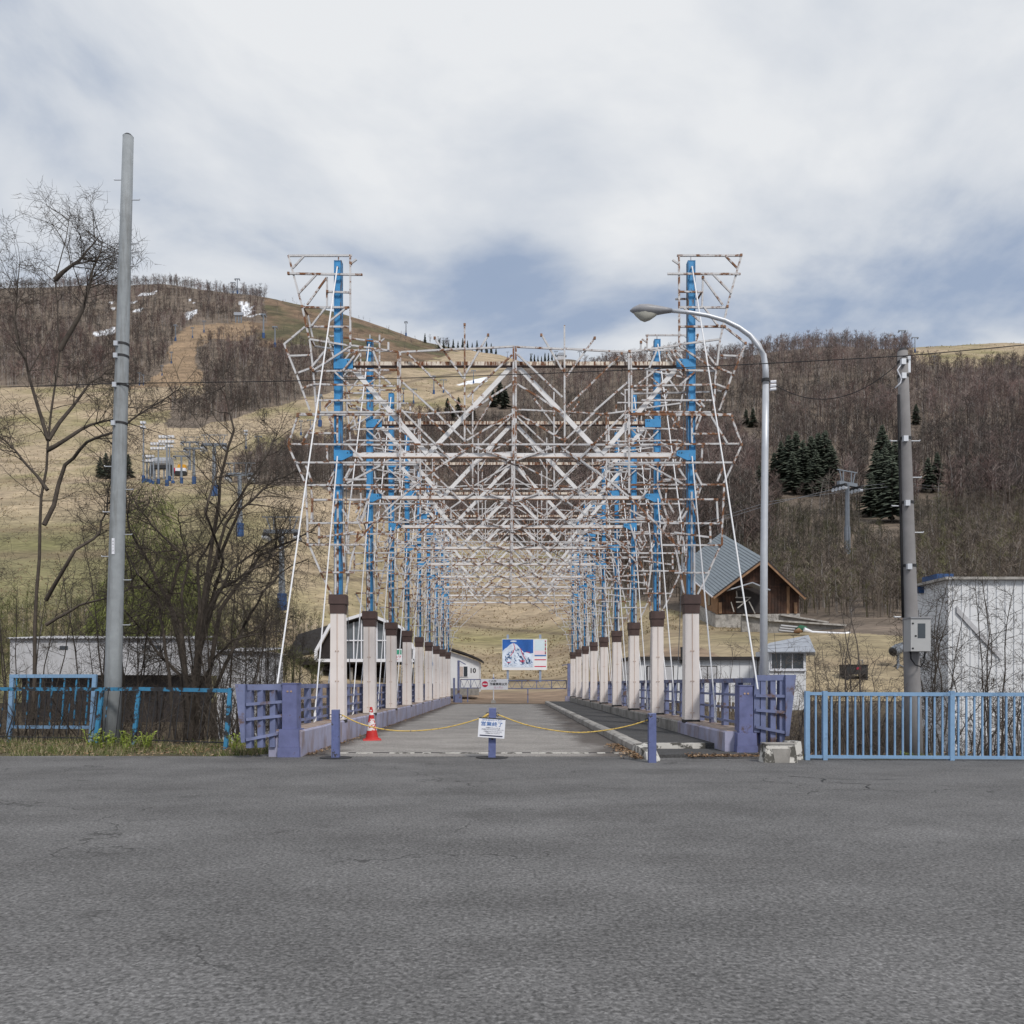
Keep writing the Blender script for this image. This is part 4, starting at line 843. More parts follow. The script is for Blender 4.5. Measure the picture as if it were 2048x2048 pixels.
MB().tube([(-.13, 0, -.29), (-.12, 0, -.42), (-.05, -.02, -.53), (.04, -.03, -.56), (.11, 0, -.48), (.13, 0, -.29)], .014, 7).build('cable_loop', M['black'], mbx, smooth=True)
MB().tube([ra_(zR(728)) + Vector((-.05, -.1, 0)), ra_(zR(745)) + Vector((-.16, -.12, 0)), ra_(zR(762)) + Vector((-.09, -.12, 0)), ra_(zR(770)) + Vector((-.11, -.12, 0)), ra_(zR(780)) + Vector((-.2, -.1, 0))], .012, 6).build('cable_tail', M['sign'], rp, smooth=True)

zs = 15.8; zS = lambda sy: Z_(sy, zs)
sl = thing('street_lamp', 'galvanised street lamp with curved arm reaching over the bridge entrance', 'street lamp', (X_(1526.5, zs), zs, float(zt(X_(1526.5, zs), zs))))
gz = sl.location.z; o_ = sl.location
arm = [(1526.5, 1480, 7.6), (1528, 1100, 7.2), (1530, 900, 6.8), (1531.5, 770, 6.3), (1531, 735, 6), (1527, 710, 5.7), (1517, 690, 5.4), (1500, 671, 5), (1478, 655, 4.7), (1450, 641, 4.4), (1415, 631, 4.1), (1380, 625, 3.9), (1340, 621.5, 3.7)]
pts = [P(a, b, zs) - o_ for a, b, c in arm]
MB().tube([Vector((0, 0, -.5))] + pts[1:4], [.075, .068, .064, .060], 16).build('post', M['galv'], sl, smooth=True)
MB().tube(pts[3:], [c / 105 for a, b, c in arm[3:]], 14).build('arm', M['galv'], sl, smooth=True)
hd = []
for (sx, top, bot) in ((1343, 617, 625.5), (1330, 614.5, 627), (1312, 611.5, 630), (1295, 609, 632), (1278, 609.5, 630), (1266, 615, 626), (1260, 620, 622.5)): hd.append((sx, (top + bot) / 2, (bot - top) / 2))
v = []; f = []; nn = 14
for i, (sx, cy, hr) in enumerate(hd):
    c = P(sx, cy, zs) - o_; r_ = hr / 105
    for k in range(nn):
        a = 2 * math.pi * k / nn; v.append(c + Vector((0, math.cos(a) * min(r_ * 1.25, .14), math.sin(a) * r_)))
for i in range(len(hd) - 1):
    for k in range(nn): f.append((i * nn + k, i * nn + (k + 1) % nn, (i + 1) * nn + (k + 1) % nn, (i + 1) * nn + k))
f.append(tuple(range(nn))); f.append(tuple(range((len(hd) - 1) * nn, len(hd) * nn)))
lh = MB().add(v, f).build('lamp_head', M['lamp'], sl, smooth=True)
v = []; f = []; lens = [(1317, 627, 1), (1310, 633, 4), (1300, 640, 6), (1290, 643.5, 7), (1281, 640, 6), (1272, 632, 4), (1267, 626, 1)]
for i, (sx, by, wd) in enumerate(lens):
    for k in range(9):
        a = math.pi * k / 8; c = P(sx, 626, zs) - o_; v.append(c + Vector((0, -math.cos(a) * .015 * wd, -math.sin(a) * (by - 625.5) / 105)))
for i in range(len(lens) - 1):
    for k in range(8): f.append((i * 9 + k, i * 9 + k + 1, (i + 1) * 9 + k + 1, (i + 1) * 9 + k))
MB().add(v, f).build('lens', M['lens'], lh, smooth=True)
p = P(1531, 761, zs) - o_; MB().tube([p - Vector((0, 0, .03)), p + Vector((0, 0, .03))], .078, 16).build('clamp_band', M['dark'], sl)
for dz in (-.03, -.10, -.17): MB().tube([p + Vector((.09, 0, dz)), p + Vector((.20, 0, dz + .01))], .028, 8).build('insulator', M['sign'], sl)
def wire(label, pts, r_):
    o = MB().tube(pts, r_, 6).build('overhead_wire', M['wire'], smooth=True); tag(o, label, 'wire'); return o
def sagpts(a, b, sag, n=24): return [Vector(a).lerp(Vector(b), i / n) - Vector((0, 0, sag * 4 * (i / n) * (1 - i / n))) for i in range(n + 1)]
A_ = la(zU(772)) + lp.location + Vector((0, -.16, 0)); B_ = ra_(zR(716)) + rp.location + Vector((0, -.1, 0))
wire('long thin black wire crossing behind the nearest portal from pole to pole', sagpts(A_, B_, .10, 40), .008)
wire('black wire leaving the left utility pole towards the left edge', sagpts(A_, A_ + Vector((-14, .6, .1)), .10), .008)
wire('black wire running on from the right utility pole to the right edge', sagpts(B_, B_ + Vector((12, -1.5, .9)), .1), .008)
wire('sagging black wire between the street lamp and the right utility pole', sagpts(sl.location + p + Vector((.2, 0, -.1)), ra_(zR(734)) + rp.location + Vector((-.16, -.12, 0)), .42), .007)

# concrete planter block and stones by the right pier
pbk = thing('concrete_block', 'low concrete block with flaking white paint beside the right railing wing', 'concrete block', (X_(1560, 13.2), 13.2, 0))
k_ = 13.2 / F
MB().add([(-.30, -.14, -.03), (.24, -.14, -.03), (.26, .16, -.03), (-.30, .16, -.03), (-.25, -.10, .29), (.20, -.10, .29), (.22, .12, .29), (-.25, .12, .29)], [(0, 3, 2, 1), (4, 5, 6, 7), (0, 1, 5, 4), (1, 2, 6, 5), (2, 3, 7, 6), (3, 0, 4, 7)]).build('block', M['white_block'], pbk)
MB().add([(-.12, -.146, -.02), (.10, -.146, -.02), (.13, -.118, .22), (-.16, -.118, .22), (-.12, -.13, -.02), (.10, -.13, -.02), (.13, -.10, .22), (-.16, -.10, .22)], [(0, 1, 2, 3), (7, 6, 5, 4), (0, 4, 5, 1), (1, 5, 6, 2), (2, 6, 7, 3), (3, 7, 4, 0)]).build('bare_patch', M['concrete'], pbk)
MB().box(-.27, .225, -.12, .14, .288, .305).build('rim', M['conc_light'], pbk)
p2 = MB().frus(X_(1592, 13.5), 13.7, -.05, .30, .14, .16, .11, .12).build('concrete_block', M['white_block']); tag(p2, 'smaller mossy concrete block tucked behind the flaking white one', 'concrete block')

# ------------------------------------------------------------------ buildings
def poly_wall(mb, pts, d): mb.prism(pts, d)
# wooden hall on the right-hand slope
za, zr2 = 88.0, 102.0
hb = P(1515, 1227, za); hall = thing('timber_hall', 'brown timber hall with steep grey-green roof on the right-hand slope', 'building', hb)
q = lambda sx, sy, Z: P(sx, sy, Z) - hb
eL, ap, eR, rA, rL = q(1426, 1192, za - 1.2), q(1528, 1116, za - 1.2), q(1610, 1194, za - 1.2), q(1442, 1066, zr2), q(1358, 1134, zr2)
rR = rA + (eR - ap) * 1.15
def roof_plane(name, a, b, c, d, n, m, parent, th=.10, lift=.06):
    """courses from eave a-d up to ridge b-c, each a slab of its own, lapped"""
    a, b, c, d = map(Vector, (a, b, c, d)); nrm = (d - a).cross(b - a).normalized()
    if nrm.z < 0: nrm = -nrm
    for i in range(n):
        f0, f1 = i / n, (i + 1.12) / n; f1 = min(f1, 1)
        p0, p1, p2, p3 = a.lerp(b, f0), d.lerp(c, f0), d.lerp(c, f1), a.lerp(b, f1)
        MB().prism([p0 + nrm * lift, p1 + nrm * lift, p2, p3], -nrm * th).build(name, m, parent)
rf_ = bpy.data.objects.new('roof', None); COL.objects.link(rf_); rf_.parent = hall
roof_plane('roof_course', eL, ap, rA, rL, 20, M['roof_teal'], rf_); roof_plane('roof_course', eR, ap, rA, rR, 12, M['roof_teal'], rf_)
for a, b in ((eL, ap), (ap, eR)):
    MB().bar(a + Vector((0, -.15, -.22)), b + Vector((0, -.15, -.22)), .26, .14).build('bargeboard', M['wood_tan'], rf_)
    MB().bar(a + Vector((0, -.22, -.02)), b + Vector((0, -.22, -.02)), .12, .10).build('verge_trim', M['roof_shade_dark'], rf_)
MB().bar(eL + Vector((-.05, 0, -.1)), rL + Vector((-.05, 0, -.1)), .14, .14).build('gutter', M['sign'], rf_)
gw = MB().prism([q(1437, 1228, za), q(1437, 1184, za), q(1528, 1119, za), q(1598, 1186, za), q(1598, 1228, za)], (0, .3, 0)).build('gable_wall', M['wood'], hall)
rp_ = random.Random(5)
for i in range(26):                            # vertical boards on the gable
    sx = 1438 + i * 6.15; top = 1190 - max(0, (sx - 1437)) * .70 if sx < 1528 else 1126 + (sx - 1528) * .93
    h_ = q(sx, max(top + 5, 1130), za); b_ = q(sx, 1227.5, za)
    MB().box(b_.x, b_.x + .30, -.05 - rp_.uniform(0, .02), .0, b_.z, h_.z).build('board', M['wood'] if rp_.random() > .07 else M['wood_tan'], gw)
for y_ in (1163, 1172): MB().bar(q(1470, y_, za - .08), q(1570, y_ + 1, za - .08), .14, .08).build('tie_beam', M['wood'], hall)
for sx in (1440.5, 1591): MB().bar(q(sx, 1227, za - .15), q(sx, 1205, za - .15), .30, .2).build('corner_post', M['wood_tan'], hall)
pch = MB().bar(q(1458, 1180, za - 1.4), q(1500, 1167, za - 1.4), .12, 1.8).build('porch_roof', M['roof_grey'], hall); MB().bar(q(1500, 1167, za - 1.4), q(1535, 1182, za - 1.4), .12, 1.8).build('porch_roof', M['roof_grey'], hall)
MB().box(q(1472, 0, za).x, q(1522, 0, za).x, -.12, -.06, q(0, 1226, za).z, q(0, 1176, za).z).build('porch_shade_panel', M['roof_shade_dark'], hall)  # flat dark panel on the gable, painting the shade inside the porch
for a, b in (((1462, 1204), (1468, 1224)), ((1471, 1195), (1502, 1195)), ((1500, 1196), (1475, 1216)), ((1498, 1203), (1510, 1227)), ((1472, 1204), (1490, 1204)), ((1473, 1182), (1474, 1195))):
    MB().bar(q(a[0], a[1], za - .9), q(b[0], b[1], za - .9), .10, .10).build('stair_frame', M['conc_light'], hall)
MB().prism([q(1434, 1196, za), q(1434, 1229, za), q(1366, 1192, zr2), q(1366, 1142, zr2)], (.3, 0, 0)).build('side_wall', M['wood_tan'], hall)
for f in (.2, .5, .75): 
    a = q(1434, 1210, za).lerp(q(1366, 1165, zr2), f); MB().box(a.x - .06, a.x - .0, a.y - .5, a.y + .5, a.z - .6, a.z + .7).build('window', M['glass'], hall)
MB().prism([q(1431, 1229.2, za - .1), q(1431, 1262, za - .1), q(1600, 1262, za - .1), q(1600, 1227.2, za - .1)], (0, 1.2, 0)).build('foundation', M['conc_light'], hall)
MB().prism([q(1430, 1229.5, za), q(1430, 1262, za), q(1364, 1232, zr2), q(1364, 1192, zr2)], (1.2, 0, 0)).build('foundation', M['conc_light'], hall)
# retaining walls and pipes below the hall
def rwall(label, sx0, y0a, sx1, y0b, yb, Z, m=M['conc_light']):
    b = P((sx0 + sx1) / 2, yb, Z); t = thing('retaining_wall', label, 'wall', b)
    MB().prism([P(sx0, y0a, Z) - b, P(sx0, yb + 12, Z) - b, P(sx1, yb + 12, Z) - b, P(sx1, y0b, Z) - b], (0, .5, 0)).build('wall', M['concrete'], t)
    MB().bar(P(sx0, y0a, Z - .1) - b, P(sx1, y0b, Z - .1) - b, .16, .7).build('coping', m, t); return t
rwall('stained concrete retaining wall directly below the timber hall', 1484, 1230, 1552, 1240, 1252, 82)
rwall('long low concrete wall running right from the timber hall', 1535, 1241, 1690, 1251, 1260, 80)
rwall('upper concrete ledge beside the timber hall', 1560, 1230, 1655, 1245, 1248, 84)
pb_ = thing('pipe_bundle', 'bundle of grey pipes lying in front of the retaining wall', 'pipes', P(1577, 1266, 77))
for i in range(9): MB().tube([(-1.0 + .03 * i, -.3 + .18 * (i % 3), .12 + .22 * (i // 3) + .1), (.95 + .04 * i, -.25 + .18 * (i % 3), .02 + .22 * (i // 3))], .11, 8).build('pipe', M['lamp'], pb_)
tb_ = thing('tarp_bundle', 'small green and tan tarpaulin bundle beside the grey pipes', 'tarpaulin', P(1603, 1267, 76.5))
MB().tube([(-.45, 0, .3), (-.1, 0, .45), (.3, 0, .4), (.6, 0, .25)], [.22, .35, .3, .15], 9).build('tarp', mat('green_tarp', (.03, .12, .07), .7, .3, 3), tb_, smooth=True); MB().tube([(-.7, -.1, .15), (-.3, -.15, .3), (.05, -.15, .2)], [.12, .25, .12], 8).build('cloth', M['wood_tan'], tb_, smooth=True)
wp = thing('white_pipe', 'long white pipe lying on the grass below the concrete wall', 'pipe', P(1660, 1267, 76))
MB().tube([P(1608, 1259, 76) - wp.location, P(1625, 1264, 76) - wp.location, P(1690, 1267, 76) - wp.location], [.22, .10, .09], 8).build('pipe_run', M['sign'], wp); MB().tube([P(1690, 1267, 76) - wp.location, P(1700, 1266, 76) - wp.location], .13, 8).build('coupling', M['galv'], wp)

# gabled lift station at the left, white trim and glazing
zg = 75.0; sb = P(734, 1372, zg); st = thing('lift_station', 'dark-roofed gabled lift station with white trim and tall glazing at the left', 'building', sb)
qs = lambda sx, sy, Z=zg: P(sx, sy, Z) - sb
prof = [(633, 1321), (633, 1302), (662, 1249), (734, 1227), (805, 1256), (829, 1299), (829, 1321)]; dep = Vector((-6.8, 15, 0))
fr3 = [qs(*p) for p in prof]
for a, b, mm in [(1, 2, 'roof_shade_dark'), (2, 3, 'roof_shade_dark'), (3, 4, 'roof_shade_dark'), (4, 5, 'roof_shade_dark')]:
    MB().prism([fr3[a], fr3[b], fr3[b] + dep, fr3[a] + dep], (0, 0, -.25)).build('roof_slope', M[mm], st)
for a, b in zip(range(6), range(1, 7)): MB().bar(fr3[a] + Vector((0, -.2, 0)), fr3[b] + Vector((0, -.2, 0)), .26, .25).build('white_trim', M['sign'], st)
MB().bar(fr3[0] + Vector((0, -.2, 0)), fr3[6] + Vector((0, -.2, 0)), .28, .25).build('white_trim', M['sign'], st)
MB().prism([qs(636, 1320, zg + .6), qs(636, 1303, zg + .6), qs(664, 1252, zg + .6), qs(734, 1231, zg + .6), qs(803, 1259, zg + .6), qs(826, 1301, zg + .6), qs(826, 1320, zg + .6)], (0, .3, 0)).build('gable_wall', M['roof_shade_dark'], st)
wx = [692, 707.5, 723, 738.5, 754, 769.5, 785]
for i in range(6):
    ytop = lambda sx: 1247 - (sx - 692) * .30 if sx < 734 else 1233 + (sx - 734) * .42
    a, b = wx[i], wx[i + 1]
    for y0, y1 in ((None, 1280), (1282, 1319)):
        pts = [qs(a + 1, y1, zg + .45), qs(a + 1, y0 or ytop(a + 1) + 3, zg + .45), qs(b - 1, y0 or ytop(b - 1) + 3, zg + .45), qs(b - 1, y1, zg + .45)]
        MB().prism(pts, (0, .05, 0)).build('window_pane', M['glass_grey'], st)
    MB().bar(qs(a, 1320, zg + .35), qs(a, ytop(a) + 2, zg + .35), .11, .12).build('mullion', M['sign'], st)
MB().bar(qs(785, 1320, zg + .35), qs(785, 1252, zg + .35), .11, .12).build('mullion', M['sign'], st); MB().bar(qs(690, 1281, zg + .33), qs(787, 1281, zg + .33), .10, .12).build('transom', M['sign'], st)
MB().box(qs(789, 0).x, qs(805, 0).x, -.34, -.28, qs(0, 1323).z, qs(0, 1298).z).build('sign_board', M['sign'], st)
MB().box(qs(790, 0).x, qs(804, 0).x, -.36, -.345, qs(0, 1309).z, qs(0, 1300).z).build('sign_stripe', mat('sign_green', (.05, .30, .20), .6, .1, 5), st)
text_obj('lettering', '27', .55, M['ink_red'], st, qs(797, 1316.5) + Vector((0, -.36, 0)))
for i, sx in enumerate((640, 668, 700, 745, 790, 822)): MB().box(-.14, .14, -.14, .14, 0, qs(0, 1322).z).build('pillar', M['roof_shade_dark'] if i % 2 else M['concrete'], st, loc=(qs(sx, 1372).x, .6, -.6))
MB().prism([qs(636, 1378, zg), qs(636, 1322, zg), qs(826, 1322, zg), qs(826, 1378, zg)], (0, .3, 0)).build('underside_shade_wall', M['roof_shade_dark'], st, loc=dep * .5)  # near-black wall standing in for the shade of the open underside
MB().prism([fr3[0], fr3[6], fr3[6] + dep, fr3[0] + dep], (0, 0, -.3)).build('floor_slab', M['roof_shade_dark'], st)

# small white cabin marked 10
zc_ = 58.0; cb = P(915, 1376, zc_); cab = thing('white_cabin', 'small white cabin marked 10 with a dark sloping roof by the gate', 'cabin', cb)
qc = lambda sx, sy, Z=zc_: P(sx, sy, Z) - cb
MB().prism([qc(858, 1384), qc(858, 1286), qc(898, 1302), qc(957.6, 1323), qc(957.6, 1384)], (0, 4.5, 0)).build('wall', M['wall_white'], cab)
rl = [(852, 1282), (898, 1299), (930, 1309), (950, 1317), (964, 1324)]
for a, b in zip(rl, rl[1:]): MB().prism([qc(a[0], a[1]), qc(b[0], b[1]), qc(b[0], b[1] - 4), qc(a[0], a[1] - 4)], (0, 5.2, 0)).build('roof_sheet', M['roof_shade_dark'], cab, loc=(0, -.35, 0))
MB().box(qc(918, 0).x, qc(936, 0).x, -.05, .0, qc(0, 1354).z, qc(0, 1332).z).build('window_frame', M['sign'], cab)
MB().box(qc(919, 0).x, qc(926.5, 0).x, -.065, -.051, qc(0, 1353).z, qc(0, 1333).z).build('window_pane', M['blind'], cab); MB().box(qc(927.5, 0).x, qc(935, 0).x, -.065, -.051, qc(0, 1353).z, qc(0, 1333).z).build('window_pane', M['glass'], cab)
text_obj('number', '10', .46, M['ink_black'], cab, qc(945.5, 1341.5) + Vector((0, -.01, 0)), bold=.014)
MB().tube([qc(863.5, 1328) + Vector((0, -.02, 0)), qc(863.5, 1328) + Vector((0, -.05, 0))], .13, 14).build('round_sign', M['ink_blue'], cab)
MB().bar(qc(858, 1383.5), qc(958, 1383.5), .5, .1).build('footing', M['concrete'], cab)

# long low white building on the right bank
zw = 50.0; lb = P(1394, 1400, zw); lw_ = thing('low_building', 'long low white building with flat dark roof behind the right railing', 'building', lb)
ql = lambda sx, sy, Z=zw: P(sx, sy, Z) - lb
MB().box(ql(1262, 0).x, ql(1514, 0).x, 0, 4.0, -1.5, ql(0, 1320).z).build('wall', M['wall_white'], lw_)
MB().box(ql(1258, 0).x, ql(1518, 0).x, -.3, 4.2, ql(0, 1320).z, ql(0, 1313.5).z).build('roof_edge', M['roof_shade_dark'], lw_)
for sx in np.arange(1270, 1512, 19.0): MB().box(ql(sx, 0).x, ql(sx, 0).x + .03, -.03, 0, -1.4, ql(0, 1322).z).build('siding_joint', M['wall_grey'], lw_)
for a, b in ((1293, 1347), (1394, 1434)):
    wdw = MB().box(ql(a, 0).x, ql(b, 0).x, -.08, -.035, ql(0, 1362).z, ql(0, 1331.5).z).build('window', M['roof_shade_dark'], lw_)
    n = 2
    for i in range(n):
        x0 = a + 2 + (b - a - 2) / n * i; x1 = a + (b - a - 2) / n * (i + 1); MB().box(ql(x0, 0).x, ql(x1, 0).x, -.10, -.082, ql(0, 1362).z, ql(0, 1333.5).z).build('pane', M['wall_grey'], wdw)
MB().bar(ql(1363, 1327) + Vector((0, -.12, 0)), ql(1363, 1295) + Vector((0, -.12, 0)), .14, .14).build('flue', M['dark'], lw_); MB().bar(ql(1360, 1296) + Vector((0, -.12, 0)), ql(1367, 1296) + Vector((0, -.12, 0)), .1, .1).build('flue_cap', M['dark'], lw_)
for sx in np.arange(1400, 1512, 7.0): MB().box(ql(sx, 0).x, ql(sx, 0).x + .05, -2.2, -2.15, -2.2, ql(0, 1376).z).build('picket', M['sign'], lw_)
MB().box(ql(1398, 0).x, ql(1514, 0).x, -2.14, -2.1, ql(0, 1383).z, ql(0, 1380).z).build('picket_rail', M['sign'], lw_)
# small grey-roofed hut
zh = 48.0; hb2 = P(1575, 1380, zh); hut = thing('small_hut', 'small white hut with grey sheet roof behind the right railing wing', 'hut', hb2)
qh = lambda sx, sy, Z=zh: P(sx, sy, Z) - hb2
MB().box(qh(1538, 0).x, qh(1612, 0).x, 0, 2.6, -2.0, qh(0, 1301).z).build('wall', M['wall_white'], hut)
roof_plane('roof_sheet', qh(1522, 1304, zh - .5), qh(1538, 1286, zh + 1.4), qh(1617, 1270, zh + 1.4), qh(1631, 1304, zh - .5), 3, M['roof_grey'], hut, .05, .02)
roof_plane('roof_sheet', qh(1522, 1310, zh + 3.2), qh(1538, 1286, zh + 1.4), qh(1617, 1270, zh + 1.4), qh(1631, 1310, zh + 3.2), 3, M['roof_grey'], hut, .05, .02)
wd_ = MB().box(qh(1541, 0).x, qh(1608, 0).x, -.06, -.005, qh(0, 1339).z, qh(0, 1305).z).build('window', M['sign'], hut)
for a, b in ((1543, 1560), (1562, 1583), (1585, 1606)): MB().box(qh(a, 0).x, qh(b, 0).x, -.075, -.062, qh(0, 1337).z, qh(0, 1307).z).build('pane', M['glass'], wd_)
MB().box(qh(1539, 0).x, qh(1611, 0).x, -.14, -.0, qh(0, 1342).z, qh(0, 1339.5).z).build('sill', M['sign'], hut)
# white shed at the right edge
zq = 38.0; wb = Vector((X_(1832, 41.0), zq, -3.7)); wsd = thing('white_shed', 'tall white shed with blue gear on its roof at the right edge', 'shed', wb)
zt_ = Z_(1160, zq) + 3.7
MB().box(0, 9, 0, 3, 0, zt_).build('wall', M['wall_white'], wsd); MB().box(-.25, 9.2, -.25, 3.2, zt_, zt_ + .12).build('roof_edge', M['conc_light'], wsd)
for i in range(22): MB().box(.2 + i * .4, .26 + i * .4, -.035, 0, 0, zt_).build('siding_rib', M['wall_white'], wsd)
MB().prism([(.35, -.04, zt_ - 1.2), (2.4, -.04, zt_ - 3.4), (2.4, -.04, zt_ - 3.7), (.35, -.04, zt_ - 1.5)], (0, -.05, 0)).build('brace_strip', M['wall_grey'], wsd)
MB().box(.1, .9, 1.2, 2.6, zt_ + .12, zt_ + .45).build('roof_box', M['tower_pad'], wsd); MB().box(-.3, .5, 2.2, 2.5, zt_ - .35, zt_ - .05).build('vent_hood', M['tower_pad'], wsd)
MB().box(1.2, 5, -.05, -.02, .6, 2.6).build('door', M['wall_grey'], wsd)
# white buildings behind the left trees
def white_block_bld(label, sx0, sx1, yt, yb, Z, wins, dark=None):
    b = P((sx0 + sx1) / 2, yb, Z); t = thing('white_building', label, 'building', b); z_ = float(zt(b.x, Z)) - b.z - .5
    MB().box(X_(sx0, Z) - b.x, X_(sx1, Z) - b.x, 0, 4, min(z_, -.5) if not dark else 0, Z_(yt, Z) - b.z).build('wall', M['wall_grey'], t)
    if dark: MB().box(X_(sx0, Z) - b.x + .3, X_(sx1, Z) - b.x - .3, .6, 3.8, z_, -.02).build('shade_dark_base', M['roof_shade_dark'], t)  # near-black colour stands in for the shadow around the base
    n = int((sx1 - sx0) / 8)
    for i in range(n): 
        x0 = X_(sx0, Z) - b.x - .1 + i * (sx1 - sx0) * Z / F / n
        MB().prism([(x0, -.2, Z_(yt, Z) - b.z), (x0 + .11, -.2, Z_(yt, Z) - b.z + .07), (x0 + .2, -.2, Z_(yt, Z) - b.z)], (0, 4.4, .35)).build('roof_rib', M['wall_grey'], t)
    MB().box(X_(sx0, Z) - b.x - .1, X_(sx1, Z) - b.x + .1, -.2, 4.3, Z_(yt, Z) - b.z + .0, Z_(yt, Z) - b.z + .035).build('roof_sheet', M['wall_grey'], t)
    for a, c, d, e_ in wins: MB().box(X_(a, Z) - b.x, X_(c, Z) - b.x, -.04, -.005, Z_(e_, Z) - b.z, Z_(d, Z) - b.z).build('window', M['glass'], t)
    return t
white_block_bld('long white building with two slit windows behind the left trees', 20, 383, 1278, 1350, 46, [(285, 300, 1291, 1298), (307, 322, 1291, 1298), (120, 136, 1292, 1299)], True)
white_block_bld('smaller white block building between the left trees and the lift station', 434, 525, 1304, 1372, 44, [(500, 505, 1318, 1326)])

# machinery on the right slope
def machine_tank():
    b = ground_hit(1707, 1357); k = F / b.y; t = thing('black_tank', 'black tank with a red tag standing on the right bank', 'tank', b); w_ = 21 / k
    MB().box(-w_, w_, -.6, .6, .25, 25 / k).build('tank', M['dark'], t); MB().box(-w_ * 1.05, w_ * 1.05, -.65, .65, 25 / k, 27 / k).build('lid', M['roof_shade_dark'], t)
    for x_ in (-.9, .9): MB().box(x_ * w_ - .06, x_ * w_ + .06, -.62, .62, -.3, .25).build('skid', M['dark'], t)
    MB().box(-.05, .22, -.63, -.605, 17 / k, 22 / k).build('tag', M['ink_red'], t); MB().tube([(.3, 0, 27 / k), (.35, 0, 36 / k), (.6, 0, 36 / k), (.6, 0, 29 / k)], .05, 6).build('pipe', M['conc_light'], t)
machine_tank()
def blue_fan():
    b = ground_hit(1796, 1335); k = F / b.y; t = thing('snow_gun', 'blue snow gun standing behind the right utility pole', 'snow gun', b)
    MB().tube([(-.5, -.3, 1.1), (.0, 0, 1.3), (.5, .3, 1.5)], [.34, .38, .3], 14).build('barrel', M['tower'], t); MB().tube([(0, 0, -.2), (0, 0, 1.3)], .1, 8).build('stand', M['tower'], t)
    for a in (0, 2.1, 4.2): MB().tube([(0, 0, .25), (.7 * math.cos(a), .7 * math.sin(a), -.15)], .05, 6).build('leg', M['tower'], t)
    MB().tube([(-.52, -.31, 1.09), (-.6, -.36, 1.06)], [.28, .12], 12).build('nozzle', M['dark'], t)
blue_fan()

# ------------------------------------------------------------------ ski lift towers
ntow = 0
def lift_tower(label, sx, yb, yt, arm, big=0, name='lift_tower', txt=None, mt=None, pad=True, rot=0):
    b = ground_hit(sx, yb); k = F / b.y; h = (yb - yt) / k; w_ = arm / k / 2
    t = thing(name, label, 'lift tower', b, 'ski lift towers on the slopes'); t.rotation_euler = (0, 0, rot)
    m = mt or M['tower']; r0 = max(h * .035, .22)
    n = 12 if big else 6
    MB().tube([(0, 0, -1.5), (0, 0, h * .38)], [r0 * 1.35, r0 * 1.2], n).build('lower_shaft', m, t); MB().tube([(0, 0, h * .38), (0, 0, h)], [r0 * .95, r0 * .8], n).build('upper_shaft', m, t)
    MB().box(-w_, w_, -r0 * .7, r0 * .7, h - r0 * 1.1, h + r0 * .3).build('crossarm', m, t)
    if pad: 
        MB().tube([(0, 0, -.5), (0, 0, h * .20)], r0 * 1.75, 8).build('safety_pad', M['tower_pad'], t)
    for s in (-1, 1):
        sh = MB().box(s * w_ * .86 - r0 * .55, s * w_ * .86 + r0 * .55, -r0 * 3.2, r0 * 3.2, h - r0 * 2.6, h - r0 * 1.2).build('sheave_train', M['dark'] if big else m, t)
    if big:
        for s in (-1, 1):
            MB().bar((s * w_ * .62, 0, h), (s * w_ * .86, 0, h + h * .16), r0 * .35).build('frame_strut', m, t); MB().bar((s * w_ * .45, 0, h), (s * w_ * .45, 0, h + h * .16), r0 * .35).build('frame_strut', m, t)
            for e_ in range(4): MB().tube([(s * w_ * .86 - r0 * .8, (e_ - 1.5) * r0 * 1.7, h - r0 * 2.9), (s * w_ * .86 + r0 * .8, (e_ - 1.5) * r0 * 1.7, h - r0 * 2.9)], r0 * .75, 8).build('sheave', M['galv'], t)
        MB().bar((-w_ * 1.1, 0, h + h * .17), (w_ * 1.1, 0, h + h * .17), r0 * .4).build('work_frame', m, t)
        MB().tube([(-w_ * .1, -r0 * 1.5, 0), (-w_ * .1 + .02, -r0 * 1.0, h)], r0 * .12, 5).build('ladder_rail', m, t)
    if txt:
        for i, ch in enumerate(txt): text_obj('lettering', ch, h * .075, M['sign'], t, (0, -r0 * 1.0, h * .92 - i * h * .072), bold=.01)
    return t, b, h
lift_tower('grey lift tower with white lettering and blue base pad beside the left trees', 564, 1219, 1061, 72, 1, txt='RICS')
lift_tower('grey lift tower second up the lower left slope, white shaft top', 480, 1072, 948, 54, 1)
lift_tower('grey lift tower third up the lower left slope, tapered wide base', 429, 992, 888, 49, 1)
lift_tower('broad-armed lift tower with blue foot right of the lift terminal', 388, 968, 896, 40, 1)
lift_tower('slim lift tower standing before the orange groomer', 363, 967, 912, 32, 1)
lift_tower('half-hidden lift tower behind the broad-armed one', 379.6, 940, 884, 36, 1, pad=False)
rtw = lift_tower('lone grey lift tower in front of the forest on the right', 1694.5, 1108, 967, 52, 1, pad=False, rot=R(28))
